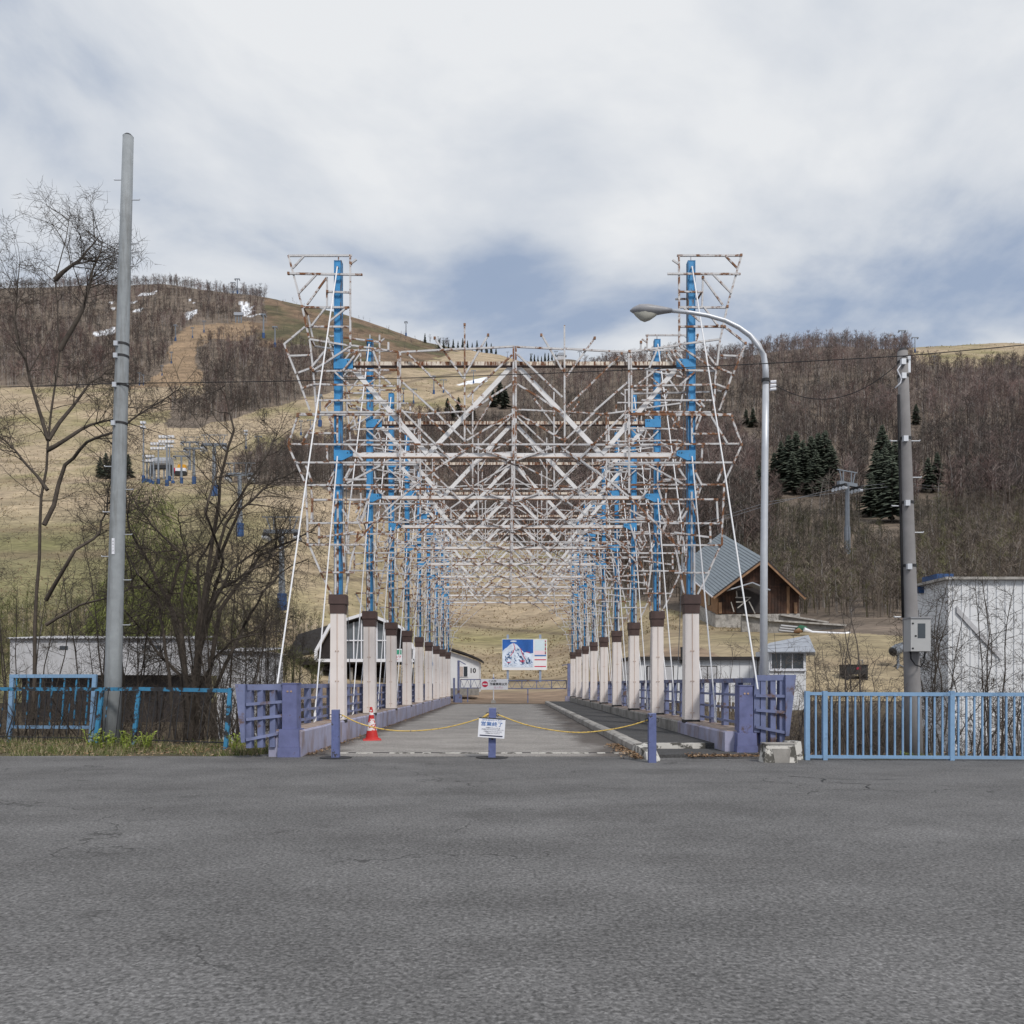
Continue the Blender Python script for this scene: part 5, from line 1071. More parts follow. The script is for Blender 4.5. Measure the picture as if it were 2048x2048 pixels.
SMALL = [(527, 676, 628, 8, 'tall blue lift tower right of the upper snow patch'), (550, 695, 654, 9, 'lift tower on the olive slope left of the nearest left mast'), (385, 676, 655, 6, 'left one of two tiny lift towers on the upper run edge'), (408, 666, 643, 6, 'right one of two tiny lift towers on the upper run edge'),
 (342.7, 727, 704, 6, 'tiny lift tower at the left edge of the brown upper run'), (324, 752, 732, 6, 'tiny lift tower low on the left edge of the brown run'), (279, 771, 745, 6, 'left one of a lift tower pair beside the left utility pole'), (287, 771, 750, 6, 'right one of a lift tower pair beside the left utility pole'), (351, 682, 650, 6, 'tiny grey lift tower in the bare wood left of the run'),
 (466, 582, 560, 10, 'shorter of two lift towers on the left skyline'), (474.6, 583, 553, 10, 'taller of two lift towers on the left skyline'), (516.7, 905, 873, 15, 'lift tower with blue foot above the lower left wood'), (812, 672, 643, 6, 'single lift tower on the descending skyline right of the left mast'),
 (827, 807, 778, 14, 'wide-armed lift tower seen between the second mast and the lattice'), (807, 807, 776, 6, 'slim lift tower left of the wide-armed one behind the lattice'), (867.7, 788, 752, 7, 'blue-footed lift tower left of two in the middle meadow'), (887, 786, 760, 13, 'wide-armed lift tower right of two in the middle meadow'), (947, 767, 741, 9, 'lift tower standing on the white snow strip'),
 (1062.6, 720, 702, 6, 'lift tower on the far meadow right of the king post'), (1015, 716, 704, 6, 'lift tower on the far meadow left of the king post'), (621, 868, 840, 14, 'wide-armed lift tower just left of the nearest left mast'), (602, 871, 842, 7, 'slim lift tower at the meadow edge left of the nearest mast'), (640, 854, 790, 9, 'tall lift tower showing between white rope and nearest left mast'), (717, 843, 816, 8, 'lift tower between the first and second left masts'),
 (1804, 692, 656, 14, 'taller lift tower on the right skyline'), (1830, 706, 675, 13, 'shorter lift tower on the right skyline'), (1112, 697, 679, 8, 'lift tower on the skyline beside the little hut'), (1159.5, 700, 679, 8, 'lift tower among trees on the skyline right of the little hut'), (1868, 728, 712, 9, 'lift tower on the tan clearing at the right edge')]
for sx, yb, yt, arm, lab in SMALL: lift_tower(lab, sx, yb, yt, arm, 0)
def cable(label, pts):
    o = MB().tube(pts, .035, 4).build('lift_cable', M['cable'], smooth=True); tag(o, label, 'cable')
tb = rtw[1]; th = rtw[2]; dirv = Vector((math.cos(R(28)), math.sin(R(28)), 0)); wv = 26 / (F / tb.y) * .86
for s, nm in ((-1, 'near'), (1, 'far')):
    c = tb + dirv * (s * wv) + Vector((0, 0, th - 1.0)); cable(nm + ' haul cable of the lift running over the lone right tower', [P(1400, 1050 - s * 3, tb.y - 20), P(1540, 1006 - s * 3, tb.y - 9), c, P(1800, 968 + s * 3, tb.y + 30), P(2100, 1000 + s * 3, tb.y + 70)])
# floodlight masts, lift terminal and groomer on the bench
def flood(label, sx, yb, yt, n):
    b = ground_hit(sx, yb); k = F / b.y; h = (yb - yt) / k; t = thing('floodlight_mast', label, 'floodlight mast', b, 'floodlight masts round the lift terminal')
    MB().tube([(0, 0, -1), (0, 0, h)], [.3, .2], 8).build('mast', M['tower'], t)
    if n:
        for r_ in range(2): MB().box(-n * .45, n * .45, -.1, .1, h - .4 - r_ * 1.3, h - .25 - r_ * 1.3).build('lamp_bar', M['tower'], t)
        for i in range(n):
            for r_ in range(2): MB().frus((i - (n - 1) / 2) * .85, -.3, h - .3 - r_ * 1.3, h + .3 - r_ * 1.3, .22, .2, .32, .3).build('floodlight', M['sign'], t)
    MB().tube([(0, 0, -.5), (0, 0, h * .12)], .5, 8).build('safety_pad', M['tower_pad'], t)
for a in (('tall floodlight mast in front of the lift terminal', 333.8, 972, 874, 5), ('floodlight mast left of the tall one', 316.7, 968, 888, 5), ('floodlight mast just behind the tall one', 339, 962, 884, 3), ('leftmost low floodlight mast by the terminal', 294, 964, 914, 3), ('second low floodlight mast by the terminal', 301, 966, 913, 3), ('bare steel mast left of the lift terminal', 307, 968, 922, 0), ('very tall plain mast beside the left utility pole', 287, 966, 846, 2), ('short steel mast right of the lift terminal', 346, 967, 926, 0), ('thin floodlight mast on the tan slope', 492, 898, 863, 2)): flood(*a)
b = ground_hit(323, 958); k = F / b.y; lt = thing('lift_terminal', 'dark lift terminal with ribbed grey hood among the floodlights', 'lift terminal', b)
MB().tube([(-21 / k, 0, 34 / k), (21 / k, 0, 34 / k)], 9 / k, 12).build('hood', M['roof_grey'], lt)
for i in range(6): MB().tube([((-19 + i * 7.3) / k, 0, 34 / k), ((-18 + i * 7.3) / k, 0, 34 / k)], 9.5 / k, 12).build('hood_rib', M['conc_light'], lt)
MB().box(-18 / k, 18 / k, -5 / k, 5 / k, 20 / k, 30 / k).build('machine_deck', M['dark'], lt)
for x_ in (-13, -5, 5, 13): MB().box((x_ - 1.2) / k, (x_ + 1.2) / k, -1 / k, 1 / k, -4 / k, 20 / k).build('support', M['tower'], lt)
for s in (-1, 1): MB().prism([(s * 18 / k, -4 / k, 36 / k), (s * 24 / k, -4 / k, 20 / k), (s * 24 / k, -4 / k, 6 / k), (s * 20 / k, -4 / k, 6 / k)], (0, 8 / k, 0)).build('end_panel', M['dark'], lt)
b = ground_hit(362, 952); k = F / b.y; gm = thing('snow_groomer', 'orange and white snow groomer parked right of the lift terminal', 'groomer', b)
MB().box(-10 / k, 10 / k, -4 / k, 4 / k, 9 / k, 15 / k).build('body', M['sign'], gm); MB().frus(2 / k, 0, 15 / k, 22 / k, 8 / k, 4 / k, 7 / k, 3.5 / k).build('cab', M['yellow'], gm); MB().box(-11 / k, 11 / k, -5 / k, 5 / k, 0, 8 / k).build('tracks', M['dark'], gm); MB().box(-13 / k, -10 / k, -5 / k, 5 / k, 4 / k, 15 / k).build('blade', M['ink_red'], gm)
b = ground_hit(477.6, 646); k = F / b.y; lt2 = thing('top_terminal', 'small lift terminal at the top of the brown run', 'lift terminal', b)
MB().box(-9 / k, 9 / k, -3 / k, 3 / k, 14 / k, 20 / k).build('hood', M['roof_grey'], lt2)
for x_ in (-6, 0, 5): MB().box((x_ - 1) / k, (x_ + 1) / k, -1 / k, 1 / k, -2 / k, 14 / k).build('support', M['tower'], lt2)
b = ground_hit(1122, 700); k = F / b.y; hs_ = thing('skyline_hut', 'little domed hut on the central skyline', 'hut', b)
MB().box(-7 / k, 7 / k, -4 / k, 4 / k, -2 / k, 7 / k).build('wall', M['wall_grey'], hs_); MB().prism([(-9 / k, -5 / k, 7 / k), (-4 / k, -5 / k, 12 / k), (4 / k, -5 / k, 12 / k), (11 / k, -5 / k, 6 / k)], (0, 10 / k, 0)).build('roof', M['roof_grey'], hs_)

# ------------------------------------------------------------------ vegetation
class TW:
    """collects tapering twigs (3-5 sided) into arrays"""
    def __init__(s): s.v = []; s.f = []
    def seg(s, pts, rad, n):
        o = len(s.v); m = len(pts)
        for i in range(m):
            a = pts[max(i - 1, 0)]; b = pts[min(i + 1, m - 1)]; t = (b - a)
            t = t.normalized() if t.length > 1e-9 else Vector((0, 0, 1))
            u = t.cross(Vector((.31, .95, .1))); u = u.normalized() if u.length > 1e-6 else Vector((1, 0, 0)); w_ = t.cross(u)
            for k in range(n):
                c = 2 * math.pi * k / n; s.v.append(pts[i] + (u * math.cos(c) + w_ * math.sin(c)) * rad[i])
        for i in range(m - 1):
            for k in range(n):
                p = o + i * n + k; p2 = o + i * n + (k + 1) % n; s.f.append((p, p2, p2 + n, p + n))
    def obj(s, name, m, parent): return mesh_np(name, np.array([tuple(q) for q in s.v]), np.array(s.f), m, None, parent)
def wander(rn, p, d, l, n, wob, up=0.0):
    pts = [Vector(p)]; d = Vector(d).normalized()
    for i in range(n):
        d = (d + Vector((rn.gauss(0, wob), rn.gauss(0, wob), rn.gauss(0, wob) + up))).normalized(); pts.append(pts[-1] + d * (l / n))
    return pts
def side(rn, t, spread):
    t = Vector(t).normalized(); r_ = Vector((rn.gauss(0, 1), rn.gauss(0, 1), rn.gauss(0, 1))); r_ = (r_ - t * r_.dot(t)).normalized()
    return (t * (1 - spread) + r_ * spread).normalized()
def twigs(rn, tw, pts, r0, lens, cnts, lvl, wob=.16, up=.03):
    n = cnts[lvl]
    for i in range(n):
        f = rn.uniform(.18, 1.0); x = f * (len(pts) - 1); j_ = min(int(x), len(pts) - 2); p = pts[j_].lerp(pts[j_ + 1], x - j_)
        d = side(rn, pts[j_ + 1] - pts[j_], rn.uniform(.45, .75)); l = lens[lvl] * rn.uniform(.55, 1.25) * (1.15 - .5 * f)
        q = wander(rn, p, d, l, 4 if lvl < 2 else 3, wob, up); rr = max(r0 * rn.uniform(.35, .55) * (1.1 - .5 * f), .0042)
        tw.seg(q, [rr * (1 - .75 * k / (len(q) - 1)) for k in range(len(q))], 4 if lvl == 0 else 3)
        if lvl + 1 < len(cnts): twigs(rn, tw, q, rr, lens, cnts, lvl + 1, wob * 1.15, up)
def bare_tree(name, label, base, stems, r0, lens, cnts, seed, mt='bark', group=None, cat='tree', mt2=None):
    rn = random.Random(seed); t = thing(name, label, cat, base, group); base = Vector(base); tr = TW(); cr = TW()
    for st_ in stems:
        p = [Vector(q) - base for q in st_]; fine = []
        for a, b in zip(p, p[1:]):
            for k in range(3): fine.append(a.lerp(b, k / 3) + Vector((rn.gauss(0, .02), rn.gauss(0, .03), 0)) * (1 if k else 0))
        fine.append(p[-1]); L_ = len(fine) - 1; sc = rn.uniform(.75, 1.1)
        tr.seg(fine, [r0 * sc * (1 - .86 * (k / L_) ** .8) for k in range(L_ + 1)], 6)
        for k in range(0, 1): pass
        twigs(rn, cr, fine[len(fine) // 4:], r0 * sc * .55, lens, cnts, 0)
    tr.obj('trunk', M[mt], t); cr.obj('crown', M[mt2 or mt], t); return t
S2 = lambda x, y, Z: P(160 + .3623 * x, 900 + .3623 * y, Z)
zt1 = 21.0; bs = Vector((X_(375, zt1), zt1, float(zt(X_(375, zt1), zt1))))
def stem(pts, Z, rn, base): return [base + Vector((rn.uniform(-.25, .25), rn.uniform(-.2, .2), -.2))] + [S2(x, y, Z + rn.uniform(-.9, .9) * (i + 1) * .45) for i, (x, y) in enumerate(pts)]
rn = random.Random(21)
stems = [stem(p, zt1, rn, bs) for p in ([(595, 1400), (575, 1100), (560, 800), (600, 620), (555, 460), (545, 330)], [(500, 1350), (460, 1000), (430, 800), (330, 700), (250, 560), (200, 480)], [(640, 1400), (665, 1100), (730, 820), (790, 610), (690, 340), (760, 110), (735, -40)],
   [(700, 1400), (800, 1190), (905, 970), (1010, 780), (1150, 650), (1260, 600)], [(620, 1300), (700, 900), (840, 650), (1000, 540), (1180, 430)], [(570, 1200), (490, 830), (560, 580), (430, 450), (330, 330), (290, 260)], [(630, 1300), (660, 900), (650, 620), (760, 430), (880, 260), (990, 130)],
   [(640, 1350), (740, 1150), (840, 1050), (1000, 1010), (1130, 1000)], [(560, 1250), (430, 1120), (330, 980), (260, 900)], [(640, 1200), (760, 780), (900, 690), (1100, 560), (1230, 470)])]
stems += [[bs + Vector((.1 * i - .2, 0, -.2))] + [P(a, b, zt1 + rn.uniform(-.8, .8)) for a, b in p] for i, p in enumerate(([(400, 1250), (425, 1080), (440, 960), (468, 860), (452, 780), (448, 735)], [(410, 1200), (450, 1050), (500, 960), (540, 900), (556, 860)], [(420, 1150), (480, 1020), (550, 960), (600, 940)], [(440, 1220), (520, 1110), (590, 1080), (630, 1060)], [(360, 1250), (300, 1130), (260, 1060), (250, 1000)]))]
bare_tree('bare_tree', 'large dark multi-stemmed bare tree behind the old left fence', bs, stems, .078, (1.35, .68, .34), (19, 8, 4), 5)
# tree at the left edge, crown reaching into the sky
zt2 = 20.0; b2 = Vector((X_(60, zt2), zt2, float(zt(X_(60, zt2), zt2))))
st2 = [[b2 + Vector((0, 0, -.2)), P(70, 1250, zt2), P(80, 1050, zt2), P(96, 880, zt2), P(120, 700, zt2), P(110, 560, zt2), P(140, 430, zt2)], [P(88, 1050, zt2), P(130, 930, zt2 + .4), P(174, 884, zt2), P(224, 866, zt2 - .4), P(282, 826, zt2 - .3), P(340, 791, zt2 + .2), P(362, 770, zt2)],
   [P(95, 900, zt2), P(130, 880, zt2), P(180, 850, zt2 + .5), P(230, 838, zt2 + .8), P(265, 800, zt2 + 1)], [P(92, 1200, zt2), P(150, 1100, zt2 - .5), P(200, 1065, zt2), P(215, 1000, zt2), P(225, 930, zt2)], [P(96, 880, zt2), P(60, 760, zt2), P(30, 640, zt2), P(40, 520, zt2)],
   [P(120, 700, zt2), P(165, 620, zt2), P(185, 540, zt2), P(205, 480, zt2)], [P(110, 560, zt2), P(160, 520, zt2), P(200, 470, zt2 + .5)], [P(95, 980, zt2), P(30, 900, zt2), P(-40, 840, zt2)], [P(92, 1250, zt2), P(160, 1210, zt2), P(240, 1190, zt2), P(290, 1150, zt2)], [P(96, 880, zt2), P(170, 780, zt2 + 1), P(215, 740, zt2 + 1.2)]]
bare_tree('bare_tree', 'tall bare tree at the far left with limbs passing behind the utility pole', b2, st2, .060, (1.35, .68, .34), (20, 8, 4), 6)
# slimmer trees left and by the lift station
def small_tree(name, label, sx, Z, ytop, ns, seed, r0=.035, spread=.8, lens=(.9, .45, .25), cnts=(10, 6, 3), mt='bark', group=None):
    rn = random.Random(seed); b = Vector((X_(sx, Z), Z, float(zt(X_(sx, Z), Z)))); h = Z_(ytop, Z) - b.z; st_ = []
    for i in range(ns):
        a = rn.uniform(0, 6.28); l_ = spread * rn.uniform(.3, 1); e_ = b + Vector((math.cos(a) * l_, math.sin(a) * l_ * .6, h * rn.uniform(.7, 1)))
        m_ = b.lerp(e_, .5) + Vector((rn.gauss(0, .12), rn.gauss(0, .12), 0)); st_.append([b + Vector((rn.uniform(-.1, .1), rn.uniform(-.1, .1), -.2)), b.lerp(m_, .5) + Vector((rn.gauss(0, .06), 0, 0)), m_, m_.lerp(e_, .5) + Vector((rn.gauss(0, .1), 0, 0)), e_])
    return bare_tree(name, label, b, st_, r0, lens, cnts, seed, mt, group)
small_tree('bare_tree', 'slender bare tree in front of the long white building', 300, 24, 1010, 4, 31, .045, 1.4, (1.1, .55, .3), (12, 6, 3))
small_tree('bare_tree', 'twiggy bare tree in front of the smaller white block', 500, 24, 1060, 5, 32, .045, 1.5, (1.1, .55, .3), (13, 6, 3))
small_tree('bare_tree', 'bare sapling left of the lift station behind the left pier', 575, 26, 1150, 4, 33, .035, 1.0, (.9, .45, .28), (11, 6, 3))
small_tree('bare_tree', 'bare bushy tree between the utility pole and the left edge', 195, 25, 1080, 5, 34, .045, 1.6, (1.1, .5, .3), (12, 6, 3))
small_tree('bare_tree', 'bare thicket tree left of the large multi-stemmed tree', 245, 22, 1020, 6, 61, .045, 1.6, (1.2, .6, .3), (14, 7, 3))
small_tree('bare_tree', 'bare thicket tree right of the large multi-stemmed tree', 440, 22.5, 1000, 6, 62, .045, 1.5, (1.2, .6, .3), (14, 7, 3))
small_tree('bare_tree', 'low spreading bare tree just left of the railing wing', 455, 20, 1190, 6, 63, .035, 1.5, (1.0, .5, .28), (13, 7, 3))
small_tree('bare_tree', 'low twiggy bare tree in front of the lift station roof', 545, 22, 1180, 6, 64, .035, 1.3, (1.0, .5, .28), (13, 7, 3))
small_tree('bare_tree', 'bare tree at the left edge beyond the pale fence frame', 40, 24, 1000, 6, 65, .045, 1.8, (1.2, .6, .3), (13, 7, 3))
small_tree('bare_tree', 'bare young tree behind the first right column', 1438, 23, 1195, 3, 35, .035, .8, (.8, .4, .22), (9, 5, 3), 'bark_grey')
small_tree('bare_tree', 'bare shrub spreading behind the right railing wing', 1545, 21, 1255, 5, 36, .03, 1.0, (.8, .4, .22), (9, 5, 3), 'bark_grey')
small_tree('bare_tree', 'bare forked shrub above the left end of the light blue fence', 1650, 20, 1235, 5, 37, .03, 1.0, (.8, .42, .24), (10, 5, 3), 'bark_grey')
small_tree('bare_tree', 'bare forked tree in front of the black tank', 1725, 19, 1160, 5, 38, .04, 1.1, (.9, .45, .24), (10, 5, 3), 'bark_grey')
small_tree('bare_tree', 'dense bare shrub in front of the white shed at right', 1868, 18, 1130, 7, 39, .035, 1.0, (.9, .45, .24), (12, 6, 3), 'bark')
small_tree('bare_tree', 'bare shrub at the extreme right behind the light blue fence', 1985, 19, 1120, 6, 40, .035, 1.2, (.9, .45, .24), (11, 6, 3), 'bark')
# undergrowth in the stream bed, left and right: a tangle nobody could count
def undergrowth(name, label, x0, x1, y0, y1, n, hmax, seed, m):
    rn = random.Random(seed); tw = TW()
    for i in range(n):
        x, y = rn.uniform(x0, x1), rn.uniform(y0, y1); b = Vector((x, y, float(zt(x, y)) - .1)); h = rn.uniform(.7, 1.0) * hmax(x, y)
        p = wander(rn, b, (rn.gauss(0, .35), rn.gauss(0, .2), 1), h, 6, .16, .02); tw.seg(p, [.013 * (1 - .7 * k / 6) + .004 for k in range(7)], 3); twigs(rn, tw, p, .012, (.55, .25), (8, 4), 0, .2)
    o = tw.obj(name, m, None); return tag(o, label, 'undergrowth', kind='stuff')
undergrowth('undergrowth', 'tangle of brown brushwood behind the old left fence', -14, -4.3, 17.9, 27, 520, lambda x, y: 1.6 + .35 * max(0, y - 18) * .55, 51, M['bark'])
undergrowth('undergrowth', 'tangle of brown brushwood behind the light blue fence at right', 4.9, 14, 15.0, 24, 620, lambda x, y: 1.45 + .34 * max(0, y - 15) * .6, 52, M['bark_grey'])
undergrowth('undergrowth', 'brown scrub on the stream banks beyond the railings', -30, -4.6, 30, 49, 240, lambda x, y: 2.2, 53, M['twig'])
undergrowth('undergrowth', 'grey scrub on the right stream bank before the low buildings', 5, 26, 27, 47, 420, lambda x, y: 3.2, 54, M['twig'])
# far woods: bare trees built from tapering ribbons, many thousands joined per wood
def tree_template(seed, n_br=16, ntw=4):
    rn = random.Random(seed); v = []; f = []; tr = []
    def rib(a, b, w0, w1, trunk=0):
        d = (b - a).normalized(); r_ = Vector((rn.gauss(0, 1), rn.gauss(0, 1), rn.gauss(0, .4))); u = d.cross(r_).normalized(); o = len(v)
        v.extend([a - u * w0, a + u * w0, b + u * w1, b - u * w1]); f.append((o, o + 1, o + 2, o + 3)); tr.extend([trunk] * 4)
    top = Vector((rn.gauss(0, .04), rn.gauss(0, .04), 1)); mid = Vector((rn.gauss(0, .02), rn.gauss(0, .02), .5))
    for k in range(2): rib(Vector((0, 0, -.08)), mid, .013, .009, 1); rib(mid, top, .009, .002, 1)
    for i in range(n_br):
        z = rn.uniform(.22, .9); a = rn.uniform(0, 6.283); l_ = rn.uniform(.16, .30) * (1.25 - z * .8); p = mid.lerp(top, (z - .5) * 2) if z > .5 else Vector((0, 0, z))
        e_ = p + Vector((math.cos(a) * l_ * .75, math.sin(a) * l_ * .75, l_ * rn.uniform(.5, 1.1))); rib(p, e_, .0055, .0022)
        for k in range(ntw):
            s = p.lerp(e_, rn.uniform(.3, 1)); rib(s, s + Vector((rn.gauss(0, .055), rn.gauss(0, .055), rn.uniform(.03, .12))), .0050, .0018)
    return np.array([tuple(q) for q in v]), np.array(f), np.array(tr, float)
TEMPL = [tree_template(100 + i) for i in range(10)]
def wood(name, label, n, smin, smax, zmin, zmax, cond, hr, pal, seed):
    g_ = np.random.default_rng(seed); sx = g_.uniform(smin, smax, n); z = zmin * (zmax / zmin) ** (g_.random(n) ** .72)
    x = (sx - VX) * z / F; h = zt(x, z); gr, ru, sc, sn = zones(x, z, h); keep = cond(x, z, h, gr, ru, sc, sn, g_.random(n)); x, z, h = x[keep], z[keep], h[keep]
    V = []; Fq = []; C = []; off = 0; pal = np.array(pal); tint = fbm(x / 55 + 7, z / 55, 3)
    for i in range(len(x)):
        tv, tf, tt = TEMPL[g_.integers(len(TEMPL))]; ht = g_.uniform(*hr) * (1 + 1.0 * tint[i]); a = g_.uniform(0, 6.283); ca, sa = math.cos(a), math.sin(a); wdt = ht * g_.uniform(.9, 1.25)
        V.append(np.stack([x[i] + (tv[:, 0] * ca - tv[:, 1] * sa) * wdt, z[i] + (tv[:, 0] * sa + tv[:, 1] * ca) * wdt, h[i] + tv[:, 2] * ht], 1)); Fq.append(tf + off); off += len(tv)
        c = pal[g_.integers(len(pal))] * g_.uniform(.7, 1.3) * (1 + 1.9 * tint[i]) * (np.array([1.0, .99, 1.0]) if tint[i] > 0 else np.array([.97, 1.02, 1.0])); tc_ = np.array([.34, .31, .29]) if g_.random() < .34 else c * .85
        C.append(np.where(tt[:, None] > 0, tc_, c))
    o = mesh_np(name, np.concatenate(V), np.concatenate(Fq), M['forest'], np.concatenate(C)); print(name, len(x)); return tag(o, label, 'wood', kind='stuff')
CLUMPS = [('dark conifer in the clump high above the timber hall', 'conifers above the timber hall', [(1562, 968, 882), (1578, 975, 870), (1592, 972, 862), (1606, 982, 880), (1622, 976, 872), (1636, 972, 866), (1650, 974, 860), (1664, 980, 890), (1548, 970, 905), (1585, 990, 905), (1632, 992, 900)]),
 ('dark conifer in the clump left of the right utility pole', 'conifers left of the right utility pole', [(1752, 1000, 900), (1768, 1030, 895), (1784, 1045, 915), (1764, 950, 850), (1742, 1035, 945), (1790, 985, 880), (1776, 1000, 880)]),
 ('dark conifer right of the right utility pole', 'conifers right of the right utility pole', [(1832, 850, 808), (1856, 985, 915), (1874, 975, 905)]),
 ('conifer in the clump behind the king post', 'conifers behind the king post', [(986, 815, 778), (1000, 808, 760), (1010, 818, 772)]),
 ('conifer in the dark row below the middle meadow', 'conifers below the middle meadow', [(860, 846, 818), (875, 848, 815), (895, 830, 796), (917, 834, 794), (905, 850, 812), (930, 846, 815), (945, 842, 806)]),
 ('dark conifer between the second and third left masts', 'conifers between the left masts', [(752, 974, 934), (768, 976, 928), (786, 977, 932), (798, 978, 945)]),
 ('dark evergreen on the bench beside the left utility pole', 'evergreens on the left bench', [(200, 955, 915), (212, 958, 905), (224, 957, 910), (256, 957, 908)]),
 ('small dark conifer on the wooded right slope by the street lamp', 'conifers by the street lamp', [(1492, 850, 818), (1506, 855, 815), (1518, 985, 930)]),
 ('small conifer on the far skyline behind the lattice', 'skyline conifers', [(850, 686, 666)] + [(878 + i * 9.5, 699 + (i % 3), 676 + (i * 7 % 5) * 2) for i in range(13)] + [(1062 + i * 7, 703, 684 + (i * 5 % 4) * 2) for i in range(8)])]
PUR = [(.130, .096, .088), (.145, .105, .094), (.17, .135, .12), (.095, .074, .068), (.165, .112, .098), (.08, .068, .062), (.21, .17, .15)]
GRY = [(.115, .093, .075), (.14, .115, .092), (.085, .07, .058), (.11, .105, .055), (.16, .135, .11)]
GRN = [(.11, .115, .045), (.13, .12, .06), (.10, .08, .06), (.14, .14, .06)]
RED = [(.092, .058, .052), (.10, .064, .056), (.07, .05, .047), (.06, .049, .045)]
CONI = [(sx, yb, (yb - yt)) for lab, grp, lst in CLUMPS for sx, yb, yt in lst if yb > 800]
def clear(x, y, z):
    sx, sy = SCR(x, y, z); k = np.ones(len(x), bool)
    for a, b, h in CONI: k &= ~((np.abs(sx - a) < h * .22 + 3) & (sy > b - h * .5) & (sy < b + 42))
    return k & ~((np.abs(sx - 1694) < 13) & (sy > 1085) & (sy < 1150))
def gone(x, y): sx = VX + x / y * F; return (y > np.where(sx > 1540, 172, np.where(sx > 1300, 128, 0)))
wood('bare_wood', 'purplish brown bare wood covering the right-hand hill', 11000, 1010, 2300, 118, 640, lambda x, y, z, g, r, s, sn, u: ~g & ~r & ~s & (y < 620) & clear(x, y, z) & gone(x, y), (6, 11), PUR, 1)
wood('scrub_wood', 'grey-brown scrub thicket around and above the timber hall', 5200, 1180, 2300, 86, 190, lambda x, y, z, g, r, s, sn, u: ~g & ~r & ~s & (clear(x, y, z)) & ~((y < 105) & (x > X_(1355, 95)) & (x < X_(1618, 95))) & ~((y < 91) & (x < X_(1690, 90))), (1.8, 5.2), GRY, 7)
wood('bare_wood', 'dark brown bare wood on the left mountain', 7500, -200, 900, 400, 1000, lambda x, y, z, g, r, s, sn, u: ~g & ~r & ~s & ~sn, (8, 13), RED + RED + PUR, 2)
wood('bare_wood', 'reddish brown wood band across the middle of the slopes', 4200, 440, 1060, 225, 480, lambda x, y, z, g, r, s, sn, u: ~g & ~r & ~s, (5, 9), PUR, 3)
wood('scrub_wood', 'brown scrub breaking up the upper ski run', 900, 300, 560, 500, 900, lambda x, y, z, g, r, s, sn, u: r & (u < .45), (1.5, 3.5), RED + GRY, 9)
wood('scrub_wood', 'thin scattered scrub on the olive upper slope', 500, 480, 920, 560, 920, lambda x, y, z, g, r, s, sn, u: s & (u < .35), (3, 6), PUR, 4)
wood('scrub_wood', 'olive green scrub on the bank behind the left trees', 1500, -150, 640, 52, 120, lambda x, y, z, g, r, s, sn, u: (u < .8) & ~((x > -25) & (x < -8) & (y > 73) & (y < 95)), (1.5, 3.6), GRN, 8)
# dry tussocks over the open slopes
def tussocks(n, seed):
    g_ = np.random.default_rng(seed); sx = g_.uniform(-200, 2250, n); z = 84 * (620 / 84) ** (g_.random(n)); x = (sx - VX) * z / F; h = zt(x, z); g, r, s, sn = zones(x, z, h)
    k = (g | r | s) & (fbm(x / 9, z / 9, 3) > -.06) & ~((np.abs(x) < 10) & (z < 62)); x, z, h = x[k], z[k], h[k]; n = len(x); V = []; pal = np.array([(.33, .25, .165), (.25, .19, .12), (.27, .225, .12), (.19, .15, .095), (.43, .35, .24), (.36, .28, .18)]); c = pal[g_.integers(len(pal), size=n)] * g_.uniform(.8, 1.2, (n, 1))
    sz = g_.uniform(.05, .17, n) * (1 + z / 130)
    for q in range(5):
        a = g_.uniform(0, 6.283, n); b = g_.uniform(0, 6.283, n); l_ = sz * g_.uniform(.2, .9, n); u = np.stack([np.cos(a), np.sin(a), 0 * a], 1) * (sz * .28)[:, None]; p = np.stack([x, z, h - .05], 1); t = p + np.stack([np.cos(b) * l_, np.sin(b) * l_, sz * g_.uniform(.6, 1.1, n)], 1); V.append(np.stack([p - u, p + u, t], 1))
    v = np.stack(V, 1).reshape(-1, 3); o = mesh_np('dry_tussocks', v, np.arange(len(v)).reshape(-1, 3), M['grass_blade'], np.repeat(c, 15, 0)); tag(o, 'dry grass tussocks roughening the open ski slopes', 'grass', kind='stuff')
tussocks(60000, 5)
# conifers, one by one
def conifer_mesh(seed):
    rn = random.Random(seed); v = []; f = []
    for i in range(380):
        z = rn.uniform(.08, .97) ** .9; a = rn.uniform(0, 6.283); l_ = (1 - z) ** .85 * .23 * rn.uniform(.35, 1.3) + .02; d = Vector((math.cos(a), math.sin(a), 0)); u = Vector((-d.y, d.x, 0)); w_ = l_ * rn.uniform(.10, .24) + .006
        p0 = Vector((0, 0, z + .02)); p1 = p0 + d * l_ + Vector((0, 0, -l_ * rn.uniform(.1, .55))); m_ = p0.lerp(p1, .6); o = len(v)
        v.extend([p0, m_ + u * w_ + Vector((0, 0, -.01)), p1, m_ - u * w_ + Vector((0, 0, -.01)), m_ + Vector((0, 0, .012))]); f.extend([(o, o + 1, o + 4), (o + 1, o + 2, o + 4), (o + 2, o + 3, o + 4), (o + 3, o, o + 4)])
    me = bpy.data.meshes.new('conifer_crown'); me.from_pydata(v, [], f); me.materials.append(M['conifer']); me.update(); return me
CM = [conifer_mesh(i) for i in range(4)]
tm = bpy.data.meshes.new('conifer_trunk'); q_ = MB().tube([(0, 0, -.06), (0, 0, .5), (0, 0, .99)], [.016, .010, .002], 6); tm.from_pydata(q_.v, [], q_.f); tm.materials.append(M['bark']); tm.update()
rc = random.Random(77)
ORDN = ['leftmost', 'second', 'third', 'fourth', 'fifth', 'sixth', 'seventh', 'eighth', 'ninth', 'tenth'] + ['%dth' % i for i in range(11, 21)] + ['21st', '22nd', '23rd']
